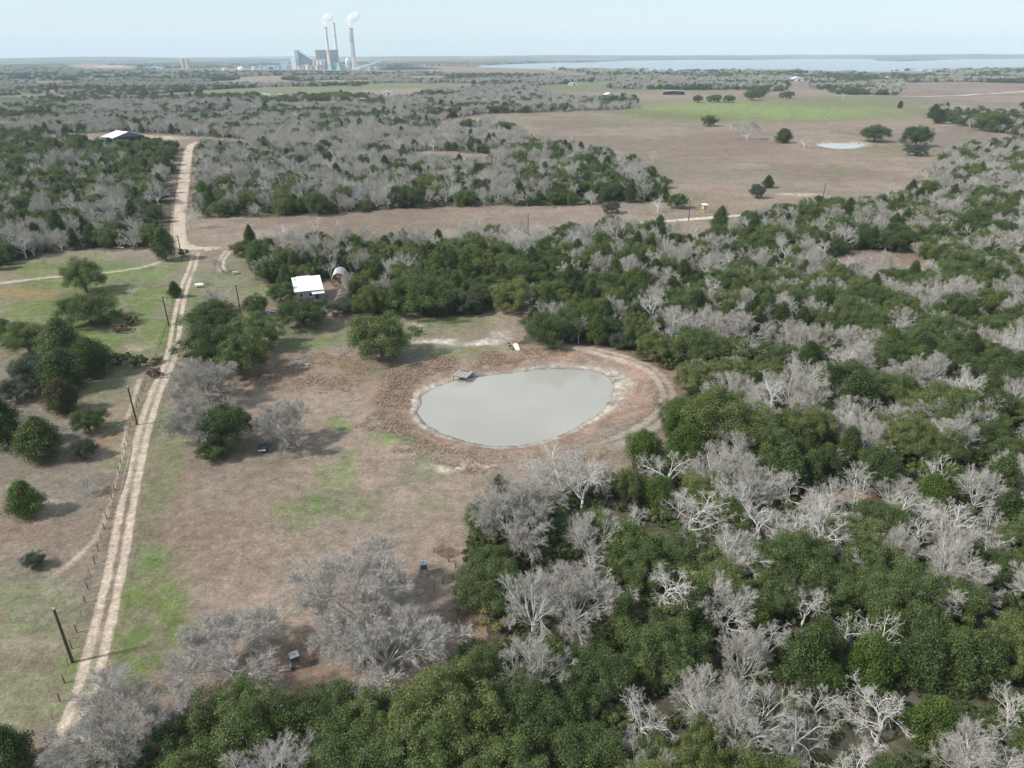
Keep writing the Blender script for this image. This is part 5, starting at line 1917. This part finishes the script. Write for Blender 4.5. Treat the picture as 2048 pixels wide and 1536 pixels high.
    ('roundcedar0', 560, 1470, 100, 'vivid dark green juniper at the meadow foot', 'bright_leaves', .8),
    ('oak0', 645, 1425, 140, 'dark oak at the meadow foot under the huge pale tree', None, .95),
    ('oak1', 745, 1430, 160, 'rounded green oak at the meadow foot below the pale tree', None, 1.0),
    ('olive0', 890, 1420, 190, 'large olive oak at the meadow foot with pale twigs', None, 1.0),
    ('oak2', 1055, 1425, 180, 'broad green oak at the lower corner of the meadow', None, 1.0),
    ('oak0', 700, 1530, 170, 'green oak crown behind the meadow foot oaks, darker', None, 1.0),
    ('olive0', 860, 1530, 180, 'green oak crown in the second row of the meadow foot', 'oak_leaves', 1.0),
    ('oak1', 1020, 1535, 180, 'broad oak crown in second row beside curling white limbs', None, 1.0),
    ('oak0', 1165, 1510, 160, 'green oak crown next to the curling white limbs', None, 1.0),
    ('oak2', 1190, 1350, 150, 'green oak below the tall white-limbed tree', None, .9),
    ('olive0', 1330, 1290, 160, 'olive-green oak in the middle of evergreen crowns', 'oak_leaves', .95),
    ('cedar0', 5, 1500, 90, 'dark juniper at the paddock foot beside the fence', 'cedar_leaves', .8),
]
for key, cx, cy_, w, lab, mat_, hs in HAND:
    tree_at(key, cx, cy_, w, lab, leaf=mat_, wood=(mat_ if mat_ in ('pale_bark', 'white_bark') else None), hs=hs)
for px, py, ph in [(600, 570, 'the white-roofed house'), (675, 565, 'the red cabin'), (1310, 760, 'the pond track bend'), (1060, 650, 'the lawn corner'), (1740, 530, 'the cabin clearing'),
                   (1577, 715, 'the red soil gap'), (1725, 1005, 'the orange soil clearing'), (1400, 500, 'the slanting grass trail'), (1443, 445, 'the lone roadside juniper'), (940, 610, 'the lawn oaks'),
                   (1040, 1050, 'the big hazy edge tree'), (1155, 1230, 'the tall white-limbed tree'), (985, 1150, 'the dark meadow-edge oak'), (1255, 1120, 'the bright rounded juniper'),
                   (1452, 870, 'the large olive-yellow oak'), (1352, 965, 'the white gnarled tree'), (1385, 1050, 'the white crooked tree'), (1762, 1300, 'the dead white snag'), (1612, 1245, 'the ringed white tree'),
                   (1490, 1360, 'the hazy tan tree'), (1872, 1480, 'the yellow-green juniper'), (1720, 815, 'the standout dark juniper'), (1815, 790, 'the hazy tan dome tree'), (1470, 690, 'the tan fan tree'),
                   (1290, 1480, 'the curling white limbs'), (1330, 1340, 'the middle olive oak'), (340, 500, 'the road corner juniper'), (1600, 1510, 'the twisted pale tree'), (1060, 1480, 'the broad corner oak'),
                   (170, 300, 'the open barn'), (900, 320, 'the small woodland clearing'), (930, 265, 'the woodland pond'), (560, 436, 'the spreading dead field tree'), (1060, 412, 'the pale tree across the strip field'),
                   (1235, 415, 'the small strip-field oak'), (1990, 690, 'the small very dark juniper'), (1930, 1130, 'the pale fallen trunk'), (360, 330, 'the far road bend')]:
    LANDMARK.append((*P(px, py), ph))


# ------------------------------------------------------------------ the woods
def zone_of(px, py):
    if py < 268:
        return 'distant wood'
    if px < 352 and py < 520:
        return 'wood beside the gravel road'
    if py < 440 and px < 1330:
        return 'wood across the strip field from the house'
    if py < 640 and px < 1090 or (py < 520 and px < 1420 and px + py < 1850):
        return 'wood next to the house and cabin'
    if py > 1330 and px < 1000:
        return 'wood at the foot of the meadow'
    if py > 830:
        return 'thick wood between pond and meadow foot'
    return 'wood beside the pond track'


def evergreen_share(px, py, n):
    z = zone_of(px, py)
    if z == 'wood beside the gravel road':
        s = 0.82 if py < 395 else 0.44
    elif z == 'wood across the strip field from the house':
        s = 0.36 if px < 1040 else 0.60
        if py < 300:
            s = 0.10
    elif z == 'wood next to the house and cabin':
        s = 0.48 if py < 515 else 0.84
    elif z == 'wood beside the pond track':
        s = 0.58 if px > 1300 else 0.82
        if px > 1500:
            s = 0.52
    elif z == 'thick wood between pond and meadow foot':
        s = 0.54 if py < 1100 else 0.64
    elif z == 'wood at the foot of the meadow':
        s = 0.95
    else:
        s = 0.16 + 0.75 * float(sstep(0.44, 0.60, n))
    if py >= 268:
        s += (n - 0.5) * 0.75
    return min(max(s, 0.04), 0.97)


BARN = P(252, 290)


def grid_points(d0, d1, sp):
    half = R(41)
    ymax = d1
    xs = np.arange(-d1 * math.sin(half), d1 * math.sin(half), sp)
    ys = np.arange(0, ymax, sp)
    X, Y = np.meshgrid(xs, ys)
    X = (X + rng.uniform(-.44, .44, X.shape) * sp).ravel()
    Y = (Y + rng.uniform(-.44, .44, Y.shape) * sp).ravel()
    d = np.hypot(X, Y)
    px, py = proj(X, Y)
    m = (d >= d0) & (d < d1) & (px > -220) & (px < 2270) & (py < 1720)
    X, Y, px, py = X[m], Y[m], px[m], py[m]
    wx = X + (fbm(X, Y, 10, 61, 3) - 0.5) * (2 + 0.012 * np.hypot(X, Y)) * 2
    wy = Y + (fbm(X, Y, 10, 71, 3) - 0.5) * (2 + 0.012 * np.hypot(X, Y)) * 2
    qx, qy = proj(wx, wy)
    m = ~in_open(qx, qy) & ~pip(px, py, LAKE)
    if d0 < 900:
        m &= (seg_dist(X, Y, MAIN_ROAD) > 8.5) & (seg_dist(X, Y, FIELD_ROAD) > 4) & (np.hypot(X + 56, Y - 197) > 9) & (seg_dist(X, Y, POND_TRACK) > 4.5) & (np.hypot(X - 0.5, Y - 152) > 11) & (np.hypot(X - BARN[0], Y - BARN[1]) > 26) & (np.hypot(X + 50, Y - 203) > 9)
    if d1 > 650:
        m &= glade(X, Y, np.hypot(X, Y)) < 0.5
    return X[m], Y[m], px[m], py[m]


ITEMS = []      # dicts of every woodland tree
taken = np.array(TAKEN)
for d0, d1, sp, big in ((20, 300, 4.2, 0.92), (300, 900, 6.2, 1.05), (900, 2400, 9.5, 1.25), (2400, 6500, 21.0, 2.1)):
    X, Y, PX, PY = grid_points(d0, d1, sp)
    N = fbm(X, Y, 38 if d1 < 1000 else 170, 303, 3)
    M = fbm(X, Y, 300, 333, 3)
    if d1 < 400:
        dd = np.full(len(X), 1e9)
        for tx_, ty_, tr in taken:
            dd = np.minimum(dd, np.hypot(X - tx_, Y - ty_) - tr)
        ok = dd > 1.3
        X, Y, PX, PY, N, M = X[ok], Y[ok], PX[ok], PY[ok], N[ok], M[ok]
    Z = terrain(X, Y)
    for x, y, z, px, py, n, mm in zip(X, Y, Z, PX, PY, N, M):
        if d0 >= 900 and mm > 0.60 and d0 >= 2400:
            continue
        if random.random() < 0.03:
            continue
        ev = evergreen_share(px, py, n)
        u = random.random()
        if random.random() < ev:
            if u < 0.40:
                key, wid = 'oak%d' % random.randrange(3), random.uniform(5.6, 9.4)
            elif u < 0.58:
                key, wid = 'olive0', random.uniform(5.2, 8.2)
            elif u < 0.76:
                key, wid = 'cedar%d' % random.randrange(2), random.uniform(3.4, 5.2)
            elif u < 0.90:
                key, wid = 'roundcedar0', random.uniform(3.4, 5.4)
            else:
                key, wid = 'shrub0', random.uniform(3.2, 4.6)
        else:
            fine = 0.52 if py > 420 else 0.58
            if u < 0.03 and d1 < 1000:
                key, wid = 'dead0', random.uniform(4, 7)
            elif u < fine:
                key, wid = 'fine%d' % random.randrange(3), random.uniform(5.5, 9.0)
            else:
                key, wid = 'gnarly%d' % random.randrange(3), random.uniform(5.0, 8.6)
        hs = random.uniform(0.9, 1.3)
        if big > 1.2:
            hs /= big ** 0.75
        k = KINDS[key]
        ITEMS.append((key, x, y, z, wid * big / k['width'], hs, px, py, wid / math.hypot(x, y)))

# evergreen undergrowth filling the near woods
UG = [np.concatenate(q) for q in zip(grid_points(30, 190, 2.7), grid_points(190, 420, 4.2))]
for x, y, z, px, py in zip(UG[0], UG[1], terrain(UG[0], UG[1]), UG[2], UG[3]):
    if random.random() < (0.85 if py > 800 else 0.6):
        wid = random.choice((random.uniform(1.4, 2.6), random.uniform(2.0, 3.6)))
        ITEMS.append(('shrub0', x, y, z, wid / KINDS['shrub0']['width'], random.uniform(.7, 1.1), px, py, wid / math.hypot(x, y)))

LOOK = {'fine': 'hazy fine-twigged grey leafless tree in the ', 'gnarly': 'pale crooked leafless tree in the ', 'dead': 'stark white dead tree in the ',
        'oak': 'dark green round-crowned oak in the ', 'olive': 'olive-green oak in the ', 'cedar': 'dark pointed juniper in the ', 'roundcedar': 'bright green rounded juniper in the ',
        'shrub': 'low dark evergreen shrub in the '}
count = {n: sum(1 for h in HAND if NAME[stem(h[0])] == n) for n in set(NAME.values())}
LIMIT = {'bare_tree': 295, 'dead_tree': 60, 'live_oak': 295, 'juniper_tree': 295, 'shrub': 200}
ITEMS.sort(key=lambda t: -t[8])
REST = {}
for it in ITEMS:
    key, x, y, z, s, hs, px, py, size = it
    nm = NAME[stem(key)]
    seen = -60 < px < 2108 and py < 1640
    if seen and count[nm] < LIMIT[nm]:
        count[nm] += 1
        zn = zone_of(px, py)
        w_ = s * KINDS[key]['width']
        lo, hi = {'cedar': (3.9, 4.8), 'roundcedar': (3.9, 4.8), 'shrub': (2.4, 3.4)}.get(stem(key), (6.2, 7.7))
        adj = 'small ' if w_ < lo else ('big ' if w_ > hi else '')
        look = adj + LOOK[stem(key)]
        best = min(LANDMARK, key=lambda q: (q[0] - x) ** 2 + (q[1] - y) ** 2)
        dist = math.hypot(best[0] - x, best[1] - y)
        place = 'wood near ' + best[2] if dist < 22 + 0.05 * math.hypot(x, y) else zn
        if dist < 9:
            place = 'wood close beside ' + best[2]
        plant_tree(key, x, y, s, look + place, look.replace('leafless tree in', 'leafless trees in').replace('dead tree in', 'dead trees in').replace('oak in', 'oaks in').replace('juniper in', 'junipers in').replace('shrub in', 'shrubs in') + place, hs=hs)
    else:
        REST.setdefault(nm, []).append(it)


def source(key):
    for want, pname in ((KINDS[key]['trunk'], 'trunk'), (KINDS[key]['crown'], 'c')):
        got = None
        for o in COL.objects:
            if o.type == 'MESH' and o.data == want and o.material_slots[0].link == 'DATA':
                got = o
                break
        yield got


def woodland(name, label, cat, items):
    """far woods that read as one mass: instanced trees at their own places"""
    keys = sorted({t[0] for t in items})
    me = bpy.data.meshes.new(name)
    me.vertices.add(len(items))
    me.vertices.foreach_set('co', np.array([(t[1], t[2], t[3]) for t in items], np.float32).ravel())
    a = me.attributes.new('pick', 'INT', 'POINT')
    a.data.foreach_set('value', np.array([keys.index(t[0]) for t in items], np.int32))
    a = me.attributes.new('size', 'FLOAT_VECTOR', 'POINT')
    a.data.foreach_set('vector', np.array([(t[4], t[4], t[4] * t[5]) for t in items], np.float32).ravel())
    a = me.attributes.new('turn', 'FLOAT_VECTOR', 'POINT')
    a.data.foreach_set('vector', np.column_stack((np.zeros((len(items), 2)), rng.uniform(0, 6.28, len(items)))).astype(np.float32).ravel())
    o = link(bpy.data.objects.new(name, me))
    tag(o, label, cat, None, 'stuff')
    ng = bpy.data.node_groups.new(name, 'GeometryNodeTree')
    ng.interface.new_socket('Geometry', in_out='INPUT', socket_type='NodeSocketGeometry')
    ng.interface.new_socket('Geometry', in_out='OUTPUT', socket_type='NodeSocketGeometry')
    gi, go = ng.nodes.new('NodeGroupInput'), ng.nodes.new('NodeGroupOutput')
    pick = ng.nodes.new('GeometryNodeInputNamedAttribute')
    pick.data_type = 'INT'
    pick.inputs['Name'].default_value = 'pick'
    size = ng.nodes.new('GeometryNodeInputNamedAttribute')
    size.data_type = 'FLOAT_VECTOR'
    size.inputs['Name'].default_value = 'size'
    turn = ng.nodes.new('GeometryNodeInputNamedAttribute')
    turn.data_type = 'FLOAT_VECTOR'
    turn.inputs['Name'].default_value = 'turn'
    e2r = ng.nodes.new('FunctionNodeEulerToRotation')
    ng.links.new(turn.outputs[0], e2r.inputs[0])
    join = ng.nodes.new('GeometryNodeJoinGeometry')
    for i, key in enumerate(keys):
        j2 = ng.nodes.new('GeometryNodeJoinGeometry')
        for src in source(key):
            oi = ng.nodes.new('GeometryNodeObjectInfo')
            oi.transform_space = 'ORIGINAL'
            oi.inputs['Object'].default_value = src
            ng.links.new(oi.outputs['Geometry'], j2.inputs[0])
        cmpn = ng.nodes.new('FunctionNodeCompare')
        cmpn.data_type = 'INT'
        cmpn.operation = 'EQUAL'
        ng.links.new(pick.outputs[0], cmpn.inputs[2])
        cmpn.inputs[3].default_value = i
        iop = ng.nodes.new('GeometryNodeInstanceOnPoints')
        ng.links.new(gi.outputs[0], iop.inputs['Points'])
        ng.links.new(cmpn.outputs[0], iop.inputs['Selection'])
        ng.links.new(j2.outputs[0], iop.inputs['Instance'])
        ng.links.new(e2r.outputs[0], iop.inputs['Rotation'])
        ng.links.new(size.outputs[0], iop.inputs['Scale'])
        ng.links.new(iop.outputs[0], join.inputs[0])
    ng.links.new(join.outputs[0], go.inputs[0])
    md = o.modifiers.new('scatter', 'NODES')
    md.node_group = ng


WL = {'bare_tree': ('bare_woodland', 'grey leafless woodland stretching away behind the fields', 'woodland'),
      'live_oak': ('oak_woodland', 'dark evergreen oak woodland stretching away between grey trees', 'woodland'),
      'juniper_tree': ('juniper_woodland', 'dark juniper growth scattered through the distant woods', 'woodland'),
      'shrub': ('undergrowth', 'low evergreen undergrowth between the woodland trees', 'undergrowth'),
      'dead_tree': ('dead_woodland', 'bare white dead trees scattered in the far woods', 'woodland')}
for nm, items in REST.items():
    woodland(*WL[nm], items)


# ------------------------------------------------------------------ dry weeds and grass tufts
def dry_grass():
    n = 110000
    c = POND.mean(axis=0)
    X = rng.uniform(c[0] - 75, c[0] + 45, n)
    Y = rng.uniform(c[1] - 75, c[1] + 50, n)
    sdist = seg_dist(X, Y, POND, True)
    ins = pip(X, Y, POND)
    px, py = proj(X, Y)
    nn = fbm(X, Y, 5, 401, 3)
    ring = (sdist > 1.2 + 4.5 * nn + 5.0 * np.clip((X - c[0]) / 22, 0, 1)) & (sdist < 10.5 + 9 * (nn - .5)) & (nn > 0.30 + 0.35 * rng.random(n))
    rough = (np.hypot((px - 650) / 190, (py - 745) / 50) + (nn - .5) < 0.9) & (nn > 0.38 + 0.3 * rng.random(n))
    rough2 = (np.hypot((px - 770) / 80, (py - 790) / 45) + (nn - .5) < 0.9) & (nn > 0.36 + 0.3 * rng.random(n))
    keep = ~ins & (ring | rough | rough2) & in_open(px, py)
    for ln, w in ((DRIVE, 2.0), (POND_TRACK, 1.8)):
        keep &= seg_dist(X, Y, ln) > w
    keep &= np.hypot(X - P(926, 748)[0], Y - P(926, 748)[1]) > 3
    X, Y, sdist = X[keep], Y[keep], sdist[keep]
    Z = terrain(X, Y)
    m = len(X)
    V, T, cl = [], [], []
    nb = 5
    for b in range(nb):
        az = rng.uniform(0, 6.28, m)
        h = rng.uniform(0.14, 0.42, m)
        lean = rng.uniform(0.1, 0.5, m)
        w = rng.uniform(0.04, 0.09, m)
        ox, oy = rng.normal(0, .14, m), rng.normal(0, .14, m)
        p0 = np.column_stack((X + ox + np.sin(az) * w, Y + oy - np.cos(az) * w, Z - .03))
        p1 = np.column_stack((X + ox - np.sin(az) * w, Y + oy + np.cos(az) * w, Z - .03))
        p2 = np.column_stack((X + ox + np.cos(az) * lean, Y + oy + np.sin(az) * lean, Z + h))
        V.append(np.stack((p0, p1, p2), 1).reshape(-1, 3))
        cl.append(np.repeat(rng.random(m), 3))
    V = np.concatenate(V)
    me = mesh_np('dry_grass', V, [np.arange(len(V)).reshape(-1, 3)], 'dry_grass')
    set_float(me, 'clump', np.concatenate(cl))
    tag(link(bpy.data.objects.new('dry_grass', me)), 'tall reddish-brown dry grass and weeds around the pond', 'grass', None, 'stuff')


dry_grass()


# ------------------------------------------------------------------ hazy air
def haze():
    m, nt = new_mat('haze')
    out = node(nt, 'ShaderNodeOutputMaterial')
    pv = node(nt, 'ShaderNodeVolumePrincipled')
    pv.inputs['Color'].default_value = (0.73, 0.88, 1.0, 1)
    pv.inputs['Density'].default_value = 0.000085
    pv.inputs['Anisotropy'].default_value = 0.0
    nt.links.new(pv.outputs[0], out.inputs['Volume'])
    o = MB().box((0, 0, 127.0), (31000, 31000, 266)).build('haze', 'haze')
    tag(o, 'thin pale blue haze filling the air toward the horizon', 'haze', None, 'stuff')


haze()
